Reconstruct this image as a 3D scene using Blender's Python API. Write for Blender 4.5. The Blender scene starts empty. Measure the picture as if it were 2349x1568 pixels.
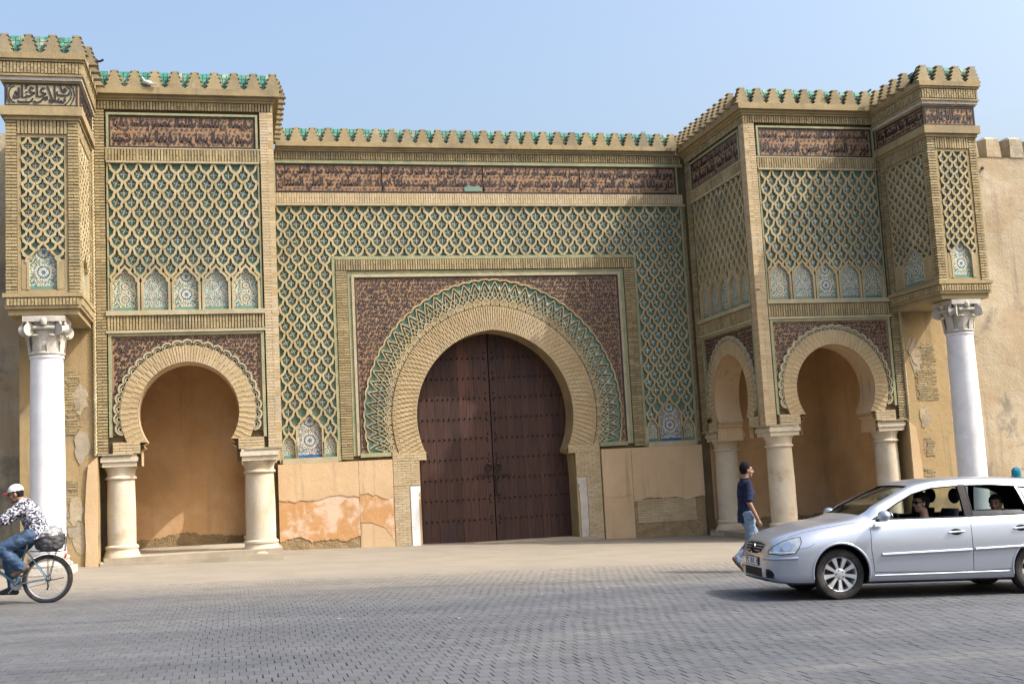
import bpy, bmesh, math, random
import numpy as np
from mathutils import Vector, Matrix
from mathutils.bvhtree import BVHTree
R = math.radians
rnd = random.Random(7)
sc = bpy.context.scene
COL = sc.collection

# ------------------------------------------------------------------ camera
cam_d = bpy.data.cameras.new('camera')
cam = bpy.data.objects.new('camera', cam_d)
COL.objects.link(cam)
YAW, PITCH, ROLL, FPX = 0.2379, 0.1133, -0.0525, 2696.72
CAM = Vector((-6.9194, -30.7357, 1.6))
fw = Vector((math.sin(YAW) * math.cos(PITCH), math.cos(YAW) * math.cos(PITCH), math.sin(PITCH)))
rt = Vector((math.cos(YAW), -math.sin(YAW), 0))
up = rt.cross(fw)
c_, s_ = math.cos(ROLL), math.sin(ROLL)
rt2 = rt * c_ + up * s_
up2 = (-fw).cross(rt2)
cam.matrix_world = Matrix((rt2, up2, -fw)).transposed().to_4x4()
cam.location = CAM
cam_d.sensor_width = 36.0
cam_d.lens = 36.0 * FPX / 2349.0
cam_d.clip_end = 2000
sc.camera = cam

# ------------------------------------------------------------------ light
SUN_AZ, SUN_EL = R(62), R(48)          # azimuth measured from -Y towards +X
SUN = Vector((math.sin(SUN_AZ) * math.cos(SUN_EL), -math.cos(SUN_AZ) * math.cos(SUN_EL), math.sin(SUN_EL)))
world = bpy.data.worlds.new('World')
sc.world = world
world.use_nodes = True
wn = world.node_tree
bg = wn.nodes['Background']
sky = wn.nodes.new('ShaderNodeTexSky')
sky.sky_type = 'NISHITA'
sky.sun_disc = False
sky.sun_elevation = SUN_EL
sky.sun_rotation = math.atan2(SUN.x, SUN.y)
sky.air_density = 1.35
sky.dust_density = 9.0
sky.ozone_density = 3.0
wn.links.new(sky.outputs[0], bg.inputs[0])
bg.inputs[1].default_value = 0.15
sun_d = bpy.data.lights.new('sun', 'SUN')
sun_d.energy = 2.4
sun_d.angle = R(0.55)
sun_d.color = (1.0, 0.965, 0.91)
sun_o = bpy.data.objects.new('sun', sun_d)
COL.objects.link(sun_o)
sun_o.rotation_euler = SUN.to_track_quat('Z', 'Y').to_euler()
sc.view_settings.view_transform = 'Standard'
sc.view_settings.look = 'None'
sc.view_settings.gamma = 1.0
sc.view_settings.exposure = 1.15
sc.view_settings.use_curve_mapping = False
sc.cycles.max_bounces = 8
sc.cycles.use_denoising = True

# ------------------------------------------------------------------ shader helpers
class X:
    """a node socket with arithmetic"""
    def __init__(s, nt, k): s.nt, s.k = nt, k
    def _m(s, op, *a):
        n = s.nt.nodes.new('ShaderNodeMath'); n.operation = op
        for i, q in enumerate((s,) + a):
            if isinstance(q, X): s.nt.links.new(q.k, n.inputs[i])
            else: n.inputs[i].default_value = q
        return X(s.nt, n.outputs[0])
    def __add__(s, o): return s._m('ADD', o)
    def __sub__(s, o): return s._m('SUBTRACT', o)
    def __mul__(s, o): return s._m('MULTIPLY', o)
    def __truediv__(s, o): return s._m('DIVIDE', o)
    def gt(s, o): return s._m('GREATER_THAN', o)
    def lt(s, o): return s._m('LESS_THAN', o)
    def abs(s): return s._m('ABSOLUTE')
    def sin(s): return s._m('SINE')
    def cos(s): return s._m('COSINE')
    def fract(s): return s._m('FRACT')
    def max(s, o): return s._m('MAXIMUM', o)
    def min(s, o): return s._m('MINIMUM', o)
    def pow(s, o): return s._m('POWER', o)
    def step(s, a, b):
        n = s.nt.nodes.new('ShaderNodeMapRange'); n.interpolation_type = 'SMOOTHSTEP'
        s.nt.links.new(s.k, n.inputs[0]); n.inputs[1].default_value = a; n.inputs[2].default_value = b
        return X(s.nt, n.outputs[0])

def new_mat(name):
    m = bpy.data.materials.new(name); m.use_nodes = True
    return m, m.node_tree, m.node_tree.nodes['Principled BSDF']

def coord(nt, world_space=True):
    if world_space: return nt.nodes.new('ShaderNodeNewGeometry').outputs['Position']
    return nt.nodes.new('ShaderNodeTexCoord').outputs['Object']

def xyz(nt, vec):
    n = nt.nodes.new('ShaderNodeSeparateXYZ'); nt.links.new(vec, n.inputs[0])
    return [X(nt, o) for o in n.outputs]

def scaled(nt, vec, s):
    n = nt.nodes.new('ShaderNodeMapping'); nt.links.new(vec, n.inputs[0]); n.inputs['Scale'].default_value = s
    return n.outputs[0]

def noise(nt, vec, scale, detail=4, rough=.55, dist=0, off=0):
    n = nt.nodes.new('ShaderNodeTexNoise'); nt.links.new(vec, n.inputs['Vector'])
    n.inputs['Scale'].default_value = scale; n.inputs['Detail'].default_value = detail
    n.inputs['Roughness'].default_value = rough; n.inputs['Distortion'].default_value = dist
    if off:
        n.noise_dimensions = '4D'; n.inputs['W'].default_value = off
    return X(nt, n.outputs[0])

def mixc(nt, f, a, b, mode='MIX'):
    n = nt.nodes.new('ShaderNodeMix'); n.data_type = 'RGBA'; n.blend_type = mode
    if isinstance(f, X): nt.links.new(f.k, n.inputs[0])
    else: n.inputs[0].default_value = f
    for q, i in ((a, 6), (b, 7)):
        if isinstance(q, tuple): n.inputs[i].default_value = q if len(q) == 4 else q + (1,)
        else: nt.links.new(q, n.inputs[i])
    return n.outputs[2]

def bumpn(nt, bsdf, h, strength, dist=.02):
    n = nt.nodes.new('ShaderNodeBump'); n.inputs['Strength'].default_value = strength
    n.inputs['Distance'].default_value = dist
    nt.links.new(h.k, n.inputs['Height']); nt.links.new(n.outputs[0], bsdf.inputs['Normal'])

def surf(name, c1, c2, scale=2.5, rough=.88, bump=.35, bscale=45, dirt=None, dscale=.5, dlo=.5, dhi=.68,
         damt=.75, island=0.0, obj_rand=0.0, spec=.25, ws=True, streak=None, samt=.5, metal=0, dist=.015, dirt2=None, d2scale=1.3, d2=(.58, .7), d2amt=.6):
    m, nt, b = new_mat(name)
    v = coord(nt, ws)
    col = mixc(nt, noise(nt, v, scale).step(.3, .7), c1, c2)
    fine = noise(nt, v, bscale, 5)
    col = mixc(nt, fine.step(.2, .85) * .35, col, tuple(x * .62 for x in c1))
    if dirt: col = mixc(nt, noise(nt, v, dscale, 6, .65, .4, 3.1).step(dlo, dhi) * damt, col, dirt)
    if dirt2: col = mixc(nt, noise(nt, v, d2scale, 7, .7, .6, 7.7).step(*d2) * d2amt, col, dirt2)
    if streak:
        sv = scaled(nt, v, (3.2, 3.2, .18))
        col = mixc(nt, noise(nt, sv, 1.6, 5, .6).step(.52, .74) * samt, col, streak)
    if island or obj_rand:
        if island: r = X(nt, nt.nodes.new('ShaderNodeNewGeometry').outputs['Random Per Island'])
        else: r = X(nt, nt.nodes.new('ShaderNodeObjectInfo').outputs['Random'])
        if island and obj_rand: r = (r + X(nt, nt.nodes.new('ShaderNodeObjectInfo').outputs['Random'])).fract()
        amt = island or obj_rand
        g = r * (2 * amt) + (1 - amt)
        n = nt.nodes.new('ShaderNodeCombineColor')
        for i in range(3): nt.links.new(g.k, n.inputs[i])
        col = mixc(nt, 1.0, col, n.outputs[0], 'MULTIPLY')
    nt.links.new(col, b.inputs['Base Color'])
    b.inputs['Roughness'].default_value = rough; b.inputs['Metallic'].default_value = metal
    b.inputs['Specular IOR Level'].default_value = spec
    if bump: bumpn(nt, b, fine + noise(nt, v, bscale * .2, 3) * 1.5, bump, dist)
    return m

def flat(name, c, rough=.5, metal=0, spec=.5, coat=0, var=.12, vs=8, ws=False, trans=0, alpha=1):
    m, nt, b = new_mat(name)
    v = coord(nt, ws)
    col = mixc(nt, noise(nt, v, vs).step(.3, .7), tuple(x * (1 - var) for x in c), tuple(min(1, x * (1 + var)) for x in c))
    nt.links.new(col, b.inputs['Base Color'])
    b.inputs['Roughness'].default_value = rough; b.inputs['Metallic'].default_value = metal
    b.inputs['Specular IOR Level'].default_value = spec
    b.inputs['Coat Weight'].default_value = coat; b.inputs['Coat Roughness'].default_value = .06
    b.inputs['Transmission Weight'].default_value = trans
    return m

M = {}
OCH, OCH2 = (.435, .325, .165), (.355, .262, .125)
M['brick'] = surf('brick', (.352, .280, .153), (.285, .224, .118), 1.6, island=.2, obj_rand=.12, bscale=60, dirt=(.175, .152, .108), dscale=.6, dlo=.47, dhi=.70, damt=.72, dirt2=(.46, .375, .24), d2scale=.9, d2=(.55, .72), d2amt=.45, streak=(.19, .16, .11), samt=.5)
M['pale_brick'] = surf('pale_brick', (.465, .372, .235), (.405, .315, .185), 1.6, island=.10, obj_rand=.06, bscale=60, dirt=(.285, .24, .165), dscale=.7, dlo=.50, dhi=.74, damt=.55, dirt2=(.46, .39, .31), d2scale=.5, d2=(.5, .66), d2amt=.5)
M['bed_pale'] = surf('bed_pale', (.40, .295, .155), (.35, .25, .125), 3, bscale=50, dirt=(.22, .175, .11), damt=.4)
M['mortar'] = surf('mortar', (0.186, 0.138, 0.076), (0.153, 0.112, 0.058), 3, bscale=50, dirt=(0.091, 0.076, 0.055), damt=.6)
M['trim'] = surf('trim', (.345, .268, .147), (.285, .218, .113), 1.5, bscale=35, dirt=(.15, .13, .095), dscale=.8, dlo=.46, dhi=.70, damt=.7, streak=(.16, .14, .105), samt=.65)
M['cream'] = surf('cream', (.42, .37, .25), (.34, .295, .19), 3, bscale=40, dirt=(.21, .20, .13), dscale=1.1, damt=.65)
M['sage'] = surf('sage', (0.306, 0.297, 0.171), (0.216, 0.243, 0.144), 4, bscale=50, rough=.6, dirt=(0.378, 0.306, 0.180), dscale=2, damt=.6)
M['rib'] = surf('rib', (.43, .355, .215), (.36, .285, .155), 1.6, bscale=50, dirt=(.205, .190, .135), dscale=.7, dlo=.46, dhi=.68, damt=.7, dirt2=(.52, .47, .36), d2scale=1.3, d2=(.54, .68), d2amt=.6)
M['green_tile'] = surf('green_tile', (.035, .145, .112), (.055, .185, .145), 5, rough=.62, bump=.15, spec=.2, island=.3, obj_rand=.3, dirt=(.27, .26, .19), dscale=3, dlo=.50, dhi=.66, damt=.75)
M['merlon'] = surf('merlon', (.325, .262, .152), (.265, .208, .118), 1.8, bscale=45, obj_rand=.14, dirt=(.19, .172, .135), dscale=1.0, dlo=.46, dhi=.68, damt=.75, dirt2=(.44, .38, .28), d2scale=1.2, d2amt=.55)
M['terracotta'] = surf('terracotta', (.265, .160, .092), (.315, .20, .118), 4, bscale=40, rough=.8, dirt=(.19, .125, .09), dscale=.9, dlo=.45, dhi=.65, damt=.6)
M['black_glaze'] = surf('black_glaze', (.026, .021, .024), (.042, .031, .031), 6, rough=.5, bump=.1, spec=.35, dirt=(.13, .09, .065), dscale=2, damt=.5)
M['white_glaze'] = flat('white_glaze', (.50, .54, .48), .35, var=.2, ws=True)
M['dark_glaze'] = flat('dark_glaze', (.055, .12, .10), .35, var=.35, ws=True)
M['blue_glaze'] = flat('blue_glaze', (.03, .10, .25), .3, var=.2, ws=True)
M['teal_glaze'] = surf('teal_glaze', (.085, .205, .160), (.125, .225, .175), 6, rough=.45, bump=.1, spec=.35, dirt=(.20, .215, .15), dscale=1.4, dlo=.44, dhi=.66, damt=.75, dirt2=(.06, .10, .08), d2scale=3, d2amt=.5)
M['marble'] = surf('marble', (.72, .72, .73), (.62, .62, .64), 3, rough=.42, bump=.08, bscale=30, spec=.4, dirt=(.44, .43, .41), dscale=1.1, dlo=.52, dhi=.72, damt=.55, streak=(.45, .43, .40), samt=.35)
M['capital'] = surf('capital', (0.496, 0.464, 0.408), (0.400, 0.368, 0.320), 4, bscale=40, bump=.5, dirt=(0.240, 0.216, 0.168), dscale=3, damt=.6)
M['sandstone'] = surf('sandstone', (0.483, 0.399, 0.286), (0.534, 0.478, 0.380), 2.2, bscale=35, dirt=(0.277, 0.199, 0.108), dscale=1.6, dlo=.52, dhi=.7, damt=.6, dirt2=(0.172, 0.151, 0.109), d2scale=2.2, d2=(.6, .75), d2amt=.5)
M['niche'] = surf('niche', (.56, .355, .18), (.51, .31, .148), 1.1, bscale=25, bump=.35, dirt=(.35, .215, .105), dscale=.7, dlo=.45, dhi=.7, damt=.65, streak=(.36, .225, .12), samt=.5, dirt2=(.55, .41, .27), d2scale=.6, d2=(.5, .7), d2amt=.5)
M['plaster'] = surf('plaster', (.53, .385, .235), (.48, .335, .195), .9, bscale=22, bump=.35, dirt=(.43, .31, .19), dscale=1.4, damt=.5, streak=(.21, .165, .11), samt=.6)
M['orange_coat'] = surf('orange_coat', (0.472, 0.268, 0.121), (0.421, 0.229, 0.094), 1.4, bscale=24, bump=.5, dirt=(0.579, 0.465, 0.375), dscale=1.5, dlo=.5, dhi=.62, damt=.7)
M['rubble'] = surf('rubble', (0.327, 0.237, 0.129), (0.245, 0.174, 0.095), 5, bscale=26, bump=1.0, dist=.04, dirt=(0.165, 0.135, 0.090), dscale=1.6, damt=.7, dirt2=(0.413, 0.338, 0.226), d2scale=1.2, d2amt=.7)
M['pier_plaster'] = surf('pier_plaster', (0.362, 0.265, 0.135), (0.315, 0.224, 0.109), .8, bscale=26, bump=.5, dirt=(0.152, 0.127, 0.091), dscale=.75, dlo=.5, dhi=.66, damt=.8, streak=(0.152, 0.123, 0.087), samt=.5)
M['rampart'] = surf('rampart', (.375, .305, .20), (.43, .37, .27), .8, bscale=18, bump=.4, dist=.03, dirt=(.32, .24, .15), dscale=.6, dlo=.48, dhi=.58, damt=.7, dirt2=(.17, .15, .12), d2scale=.45, d2=(.50, .60), d2amt=.8, streak=(.20, .17, .13), samt=.6)
M['stone_step'] = surf('stone_step', (0.354, 0.306, 0.232), (0.309, 0.262, 0.194), 3, bscale=30, dirt=(0.220, 0.179, 0.126), dscale=2, damt=.6)
M['iron'] = flat('iron', (.025, .02, .02), .5, .6, var=.3)
M['rope'] = M['brick']

def wood():
    m, nt, b = new_mat('door_wood')
    v = coord(nt)
    g = noise(nt, scaled(nt, v, (14, 14, .7)), 2.4, 6, .6)
    col = mixc(nt, g.step(.3, .75), (.030, .0135, .0105), (.074, .033, .023))
    col = mixc(nt, noise(nt, v, .7, 5, .6, .5).step(.48, .66) * .7, col, (.034, .020, .022))
    col = mixc(nt, noise(nt, scaled(nt, v, (1, 1, .3)), 1.1, 4, .6, 0, 4).step(.56, .7) * .6, col, (.098, .040, .025))
    r = X(nt, nt.nodes.new('ShaderNodeObjectInfo').outputs['Random'])
    n = nt.nodes.new('ShaderNodeCombineColor')
    for i in range(3): nt.links.new((r * .5 + .75).k, n.inputs[i])
    col = mixc(nt, 1.0, col, n.outputs[0], 'MULTIPLY')
    nt.links.new(col, b.inputs['Base Color'])
    b.inputs['Roughness'].default_value = .62; b.inputs['Specular IOR Level'].default_value = .3
    bumpn(nt, b, g, .5, .01)
    return m
M['wood'] = wood()

def mosaic(name, cell, ground, petal, dot, ray=8, tint=(.50, .33, .14)):
    """glazed star mosaic: rosettes on a square grid, in panel metres (x along, z up)"""
    m, nt, b = new_mat(name)
    x, y, z = xyz(nt, coord(nt, False))
    ux, uz = ((x / cell) + .5).fract() - .5, ((z / cell) + .62).fract() - .5
    rad = (ux * ux + uz * uz).pow(.5)
    ang = ux._m('ARCTAN2', uz)
    n = nt.nodes.new('ShaderNodeTexVoronoi'); n.inputs['Scale'].default_value = 52
    n.feature = 'F1'; nt.links.new(coord(nt, False), n.inputs['Vector'])
    sep = nt.nodes.new('ShaderNodeSeparateColor'); nt.links.new(n.outputs['Color'], sep.inputs[0])
    h, s2 = X(nt, sep.outputs[0]), X(nt, sep.outputs[1])
    col = mixc(nt, h.gt(.42), ground, (.46, .47, .42))
    col = mixc(nt, h.gt(.74), col, (.045, .07, .09))
    col = mixc(nt, s2.gt(.80), col, tint)
    col = mixc(nt, rad.gt(.12) * rad.lt(.23) * (ang * ray).cos().gt(-.1), col, petal)
    col = mixc(nt, rad.gt(.25) * rad.lt(.30), col, (.05, .08, .09))
    col = mixc(nt, rad.gt(.32) * rad.lt(.42) * (ang * ray * 2).cos().gt(.1), col, petal)
    col = mixc(nt, rad.lt(.09), col, dot)
    nt.links.new(col, b.inputs['Base Color'])
    b.inputs['Roughness'].default_value = .4
    return m
M['mosaic_a'] = mosaic('mosaic_a', .285, (.075, .20, .155), (.50, .46, .35), (.34, .17, .07))
M['mosaic_b'] = mosaic('mosaic_b', .19, (.09, .22, .18), (.47, .49, .44), (.06, .10, .15), 8, (.40, .22, .10))
M['mosaic_c'] = mosaic('mosaic_c', .40, (.085, .21, .17), (.50, .51, .46), (.05, .12, .26), 10)
M['mosaic_d'] = mosaic('mosaic_d', .50, (.09, .18, .22), (.50, .47, .40), (.06, .12, .28), 12, (.44, .24, .11))

# ------------------------------------------------------------------ mesh helpers
class Fr:
    """a wall plane: u along it, v = height, n outwards"""
    def __init__(s, O, U, N):
        s.O, s.U, s.N, s.V = Vector(O), Vector(U), Vector(N), Vector((0, 0, 1))
    def p(s, u, v, n=0): return s.O + s.U * u + s.V * v + s.N * n

class MB:
    def __init__(s): s.v, s.f, s.m = [], [], []
    def add(s, vs, fs, mi=0):
        k = len(s.v); s.v += [tuple(q) for q in vs]
        for f in fs: s.f.append([k + i for i in f]); s.m.append(mi)
        return s
    def hexa(s, P, mi=0, back=True):
        fs = [(4, 5, 6, 7), (0, 1, 5, 4), (1, 2, 6, 5), (2, 3, 7, 6), (3, 0, 4, 7)]
        if back: fs.append((3, 2, 1, 0))
        return s.add(P, fs, mi)
    def box(s, fr, u0, u1, v0, v1, n0, n1, mi=0, back=False):
        return s.hexa([fr.p(u0, v0, n0), fr.p(u1, v0, n0), fr.p(u1, v1, n0), fr.p(u0, v1, n0),
                       fr.p(u0, v0, n1), fr.p(u1, v0, n1), fr.p(u1, v1, n1), fr.p(u0, v1, n1)], mi, back)
    def cube(s, a, b, mi=0):
        return s.box(WF, a[0], b[0], a[2], b[2], -a[1], -b[1], mi, True)
    def poly(s, fr, pts, n0, n1, mi=0, back=False, sides=True):
        k = len(pts)
        vs = [fr.p(u, v, n1) for u, v in pts] + ([fr.p(u, v, n0) for u, v in pts] if (sides or back) else [])
        fs = [list(range(k))]
        if sides: fs += [(i, (i + 1) % k, k + (i + 1) % k, k + i) for i in range(k)]
        if back: fs.append(list(range(2 * k - 1, k - 1, -1)))
        return s.add(vs, fs, mi)
    def strip(s, fr, path, w, n0, n1, mi=0, closed=False, taper=False):
        P = [Vector((a[0], a[1])) for a in path]
        k = len(P)
        if k < 2: return s
        L = []
        for i in range(k):
            a = P[i - 1] if (i or closed) else P[i]
            b = P[(i + 1) % k] if (i < k - 1 or closed) else P[i]
            t = (b - a)
            if t.length < 1e-9: t = Vector((1, 0))
            t.normalize(); nn = Vector((-t.y, t.x))
            ww = w * .5
            if 0 < i < k - 1 or closed:
                t1, t2 = (P[i] - P[i - 1]), (P[(i + 1) % k] - P[i])
                if t1.length > 1e-9 and t2.length > 1e-9:
                    ww = min(w * .5 / max(.6, math.cos(t1.angle(t2) * .5)), w)
            if taper: ww *= math.sin(math.pi * (i + .6) / (k + .2)) ** .6
            L.append((P[i] + nn * ww, P[i] - nn * ww))
        vs, fs = [], []
        for a, b in L: vs += [fr.p(a.x, a.y, n0), fr.p(a.x, a.y, n1), fr.p(b.x, b.y, n1), fr.p(b.x, b.y, n0)]
        for i in range(k if closed else k - 1):
            a, b = i * 4, ((i + 1) % k) * 4
            fs += [(a + 1, b + 1, b + 2, a + 2), (a, b, b + 1, a + 1), (a + 2, b + 2, b + 3, a + 3)]
        if not closed: fs += [(0, 1, 2, 3), ((k - 1) * 4 + 3, (k - 1) * 4 + 2, (k - 1) * 4 + 1, (k - 1) * 4)]
        return s.add(vs, fs, mi)
    def lathe(s, c, prof, seg=24, mi=0, axis=None):
        c = Vector(c)
        A = Vector(axis).normalized() if axis else Vector((0, 0, 1))
        B = A.orthogonal().normalized(); D = A.cross(B)
        vs, fs = [], []
        for r, z in prof:
            for i in range(seg):
                t = 2 * math.pi * i / seg
                vs.append(c + A * z + (B * math.cos(t) + D * math.sin(t)) * max(r, 1e-5))
        for j in range(len(prof) - 1):
            for i in range(seg):
                i2 = (i + 1) % seg
                fs.append((j * seg + i, j * seg + i2, (j + 1) * seg + i2, (j + 1) * seg + i))
        return s.add(vs, fs, mi)
    def tube(s, pts, r, seg=8, mi=0, caps=True, closed=False):
        P = [Vector(p) for p in pts]; k = len(P)
        rr = r if isinstance(r, (list, tuple)) else [r] * k
        vs, fs = [], []; B = None
        for i in range(k):
            if closed: t = P[(i + 1) % k] - P[i - 1]
            else: t = P[min(i + 1, k - 1)] - P[max(i - 1, 0)]
            t.normalize()
            B = t.orthogonal() if B is None else (B - t * B.dot(t))
            B.normalize(); D = t.cross(B)
            for j in range(seg):
                a = 2 * math.pi * j / seg
                vs.append(P[i] + (B * math.cos(a) + D * math.sin(a)) * rr[i])
        for i in range(k if closed else k - 1):
            i2 = (i + 1) % k
            for j in range(seg):
                j2 = (j + 1) % seg
                fs.append((i * seg + j, i * seg + j2, i2 * seg + j2, i2 * seg + j))
        if caps and not closed: fs += [list(range(seg - 1, -1, -1)), list(range((k - 1) * seg, k * seg))]
        return s.add(vs, fs, mi)
    def mesh(s, name, mats):
        me = bpy.data.meshes.new(name)
        me.from_pydata(s.v, [], s.f)
        for m in (mats if isinstance(mats, (list, tuple)) else [mats]): me.materials.append(m)
        if len(me.materials) > 1: me.polygons.foreach_set('material_index', s.m)
        return me
    def build(s, name, mats, parent=None, smooth=None, loc=None, recalc=False):
        if not s.v: return None
        me = s.mesh(name, mats)
        if recalc:
            bm = bmesh.new(); bm.from_mesh(me); bmesh.ops.recalc_face_normals(bm, faces=bm.faces); bm.to_mesh(me); bm.free()
        if smooth is not None:
            me.shade_smooth(); me.set_sharp_from_angle(angle=R(smooth))
        return link(name, me, parent, loc)

WF = Fr((0, 0, 0), (1, 0, 0), (0, -1, 0))     # world frame: box() n = -y

def link(name, data, parent=None, loc=None, mw=None):
    o = bpy.data.objects.new(name, data)
    COL.objects.link(o)
    if parent: o.parent = parent
    if loc is not None: o.location = loc
    if mw is not None: o.matrix_local = mw
    return o
def tag(o, label=None, cat=None, group=None, kind=None):
    for k, v in (('label', label), ('category', cat), ('group', group), ('kind', kind)):
        if v: o[k] = v
    return o
def empty(name, loc=(0, 0, 0), rz=0):
    o = link(name, None, None, loc); o.rotation_euler = (0, 0, rz); o.empty_display_size = .2
    return o

class Pieces:
    """many alike pieces: the 300 that show largest are objects that share one mesh, the rest one 'stuff' part per owner"""
    def __init__(s, name, mb, mats): s.name, s.mb, s.mats, s.items = name, mb, mats, []
    def put(s, mw, owner): s.items.append((mw, owner))
    def finish(s, limit=300, skip=lambda p: False):
        me = s.mb.mesh(s.name, s.mats)
        def size(it):
            mw = it[0]; p = mw.translation; d = (p - CAM)
            a = sorted((mw.col[0].xyz.length, mw.col[1].xyz.length, mw.col[2].xyz.length))
            nrm = mw.col[2].xyz.normalized()
            hid = .02 if skip(p) else 1
            return -abs(d.normalized().dot(nrm)) * a[1] * a[2] / d.length_squared * hid
        s.items.sort(key=size)
        for mw, ow in s.items[:limit]: link(s.name, me, ow, mw=mw)
        rest = {}
        for mw, ow in s.items[limit:]: rest.setdefault(ow.name, (ow, []))[1].append(mw)
        V = np.array(s.mb.v)
        for ow, L in rest.values():
            q = MB()
            for mw in L:
                A = np.array(mw)
                q.add([tuple(r) for r in V @ A[:3, :3].T + A[:3, 3]], s.mb.f)
                q.m[-len(s.mb.f):] = s.mb.m
            o = q.build(s.name + '_work', s.mats, ow)
            tag(o, kind='stuff')

def mat_frame(fr, u, v, n, ang=0, su=1, sv=1, sn=1):
    c, s = math.cos(ang), math.sin(ang)
    U, V = fr.U * c + fr.V * s, fr.V * c - fr.U * s
    m = Matrix((U * su, V * sv, fr.N * sn)).transposed().to_4x4()
    m.translation = fr.p(u, v, n)
    return m
# ------------------------------------------------------------------ terrain
G0, GX = -.13, -.03
def G(x, y=0): return G0 + GX * x
gnd_n = Vector((-GX, 0, 1)).normalized()

def ground_mats():
    m, nt, b = new_mat('road_dust')
    v = coord(nt)
    x, y, z = xyz(nt, v)
    wob = noise(nt, v, .35, 4) * 2.2 + noise(nt, scaled(nt, v, (.12, .8, 1)), 1.2, 4) * 1.6
    f = (y + wob).step(-14.0, -6.0)
    n2 = noise(nt, v, 40, 4)
    grey = mixc(nt, noise(nt, scaled(nt, v, (.25, 1.2, 1)), .8, 5).step(.3, .7), (.066, .070, .079), (.092, .094, .099))
    sand = mixc(nt, noise(nt, v, 1.1, 5).step(.3, .7), (.235, .205, .163), (.200, .175, .138))
    col = mixc(nt, f, grey, sand)
    col = mixc(nt, n2.step(.25, .9) * .3, col, (.08, .075, .07))
    nt.links.new(col, b.inputs['Base Color'])
    b.inputs['Roughness'].default_value = .9; b.inputs['Specular IOR Level'].default_value = .2
    bumpn(nt, b, n2, .35, .008)
    M['road_dust'] = m
    m, nt, b = new_mat('paver')
    v = coord(nt)
    grey = mixc(nt, noise(nt, scaled(nt, v, (.3, 1.1, 1)), .9, 5).step(.3, .7), (.060, .066, .077), (.088, .092, .099))
    grey = mixc(nt, noise(nt, scaled(nt, v, (.18, 1.4, 1)), 1.0, 5, .6, 0, 5).step(.52, .7) * .55, grey, (.135, .131, .124))
    px_, py_, pz_ = xyz(nt, v)
    fd = (py_ + noise(nt, v, .35, 4) * 2.2 + noise(nt, scaled(nt, v, (.12, .8, 1)), 1.2, 4) * 1.6).step(-14.0, -6.0)
    grey = mixc(nt, fd, grey, (.217, .190, .150))
    grey = mixc(nt, noise(nt, scaled(nt, v, (.05, .55, 1)), 1.0, 4, .6, 0, 9).step(.50, .68) * .5, grey, (.050, .054, .062))
    grey = mixc(nt, noise(nt, v, .9, 6, .7, .6, 12).step(.60, .72) * .4, grey, (.045, .045, .047))
    grey = mixc(nt, noise(nt, v, 60, 3).step(.3, .9) * .4, grey, (.045, .046, .050))
    g1 = nt.nodes.new('ShaderNodeNewGeometry').outputs['Random Per Island']
    g2 = nt.nodes.new('ShaderNodeObjectInfo').outputs['Random']
    r = (X(nt, g1) + X(nt, g2)).fract() * .18 + .91
    n = nt.nodes.new('ShaderNodeCombineColor')
    for i in range(3): nt.links.new(r.k, n.inputs[i])
    nt.links.new(mixc(nt, 1.0, grey, n.outputs[0], 'MULTIPLY'), b.inputs['Base Color'])
    b.inputs['Roughness'].default_value = .8; b.inputs['Specular IOR Level'].default_value = .3
    bumpn(nt, b, noise(nt, v, 70, 3), .3, .005)
    M['paver'] = m
ground_mats()
M['joint'] = surf('joint', (.066, .065, .064), (.09, .086, .079), 6, bscale=50, dirt=(.11, .104, .092), dscale=.9, dlo=.5, dhi=.66, damt=.8)

q = MB()
S = 400
for a in ((-S, -S, S, 400),):
    q.add([(a[0], a[1], G(a[0]) - .06), (a[2], a[1], G(a[2]) - .06), (a[2], a[3], G(a[2]) - .06), (a[0], a[3], G(a[0]) - .06)], [(0, 1, 2, 3)])
tag(q.build('ground', M['joint']), kind='structure')
# the smooth, dusty part of the square before the gate
q = MB()
q.add([(-60, -10.0, G(-60)), (60, -10.0, G(60)), (60, 30, G(60)), (-60, 30, G(-60))], [(0, 1, 2, 3)])
road = tag(q.build('road', M['road_dust']), kind='structure')
# block paving in the foreground
pv = MB()
hx, hy, hz, ch = .5, .5, .5, .02
pv.add([(-hx, -hy, -hz), (hx, -hy, -hz), (hx, hy, -hz), (-hx, hy, -hz), (-hx, -hy, .3), (hx, -hy, .3), (hx, hy, .3), (-hx, hy, .3),
        (-hx + ch, -hy + ch, hz), (hx - ch, -hy + ch, hz), (hx - ch, hy - ch, hz), (-hx + ch, hy - ch, hz)],
       [(8, 9, 10, 11), (4, 5, 9, 8), (5, 6, 10, 9), (6, 7, 11, 10), (7, 4, 8, 11), (0, 1, 5, 4), (1, 2, 6, 5), (2, 3, 7, 6), (3, 0, 4, 7)])
PV = Pieces('paver', pv, M['paver'])
paving = tag(empty('paving'), kind='structure')
PW, PD = .122, .205
rows = int((24.6 - 10.0) / PD)
tilt = math.atan(GX)
for j in range(rows):
    y = -10.0 - PD * (j + .5)
    d = y - CAM.y
    xc = CAM.x + d * math.tan(YAW) * 1.05
    hw = d * .62 + 2.2
    n = int(2 * hw / PW)
    wave = .03 * math.sin(j * .19) + .015 * math.sin(j * .53)
    for i in range(n):
        x = round((xc - hw) / PW) * PW + (i + .5 * (j % 2)) * PW + wave * math.sin(x * .35 if i else 0)
        m = Matrix.Translation((x, y, G(x) - .03 + rnd.uniform(-.0015, .0015))) @ Matrix.Rotation(-tilt, 4, 'Y') @ Matrix.Rotation(rnd.gauss(0, .006), 4, 'Z') @ \
            Matrix.Diagonal((PW - (.0090 * min(1, .25 + j / 26) if rnd.random() < .27 else .0015), PD - .004, .06, 1))
        PV.put(m, paving)
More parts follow.
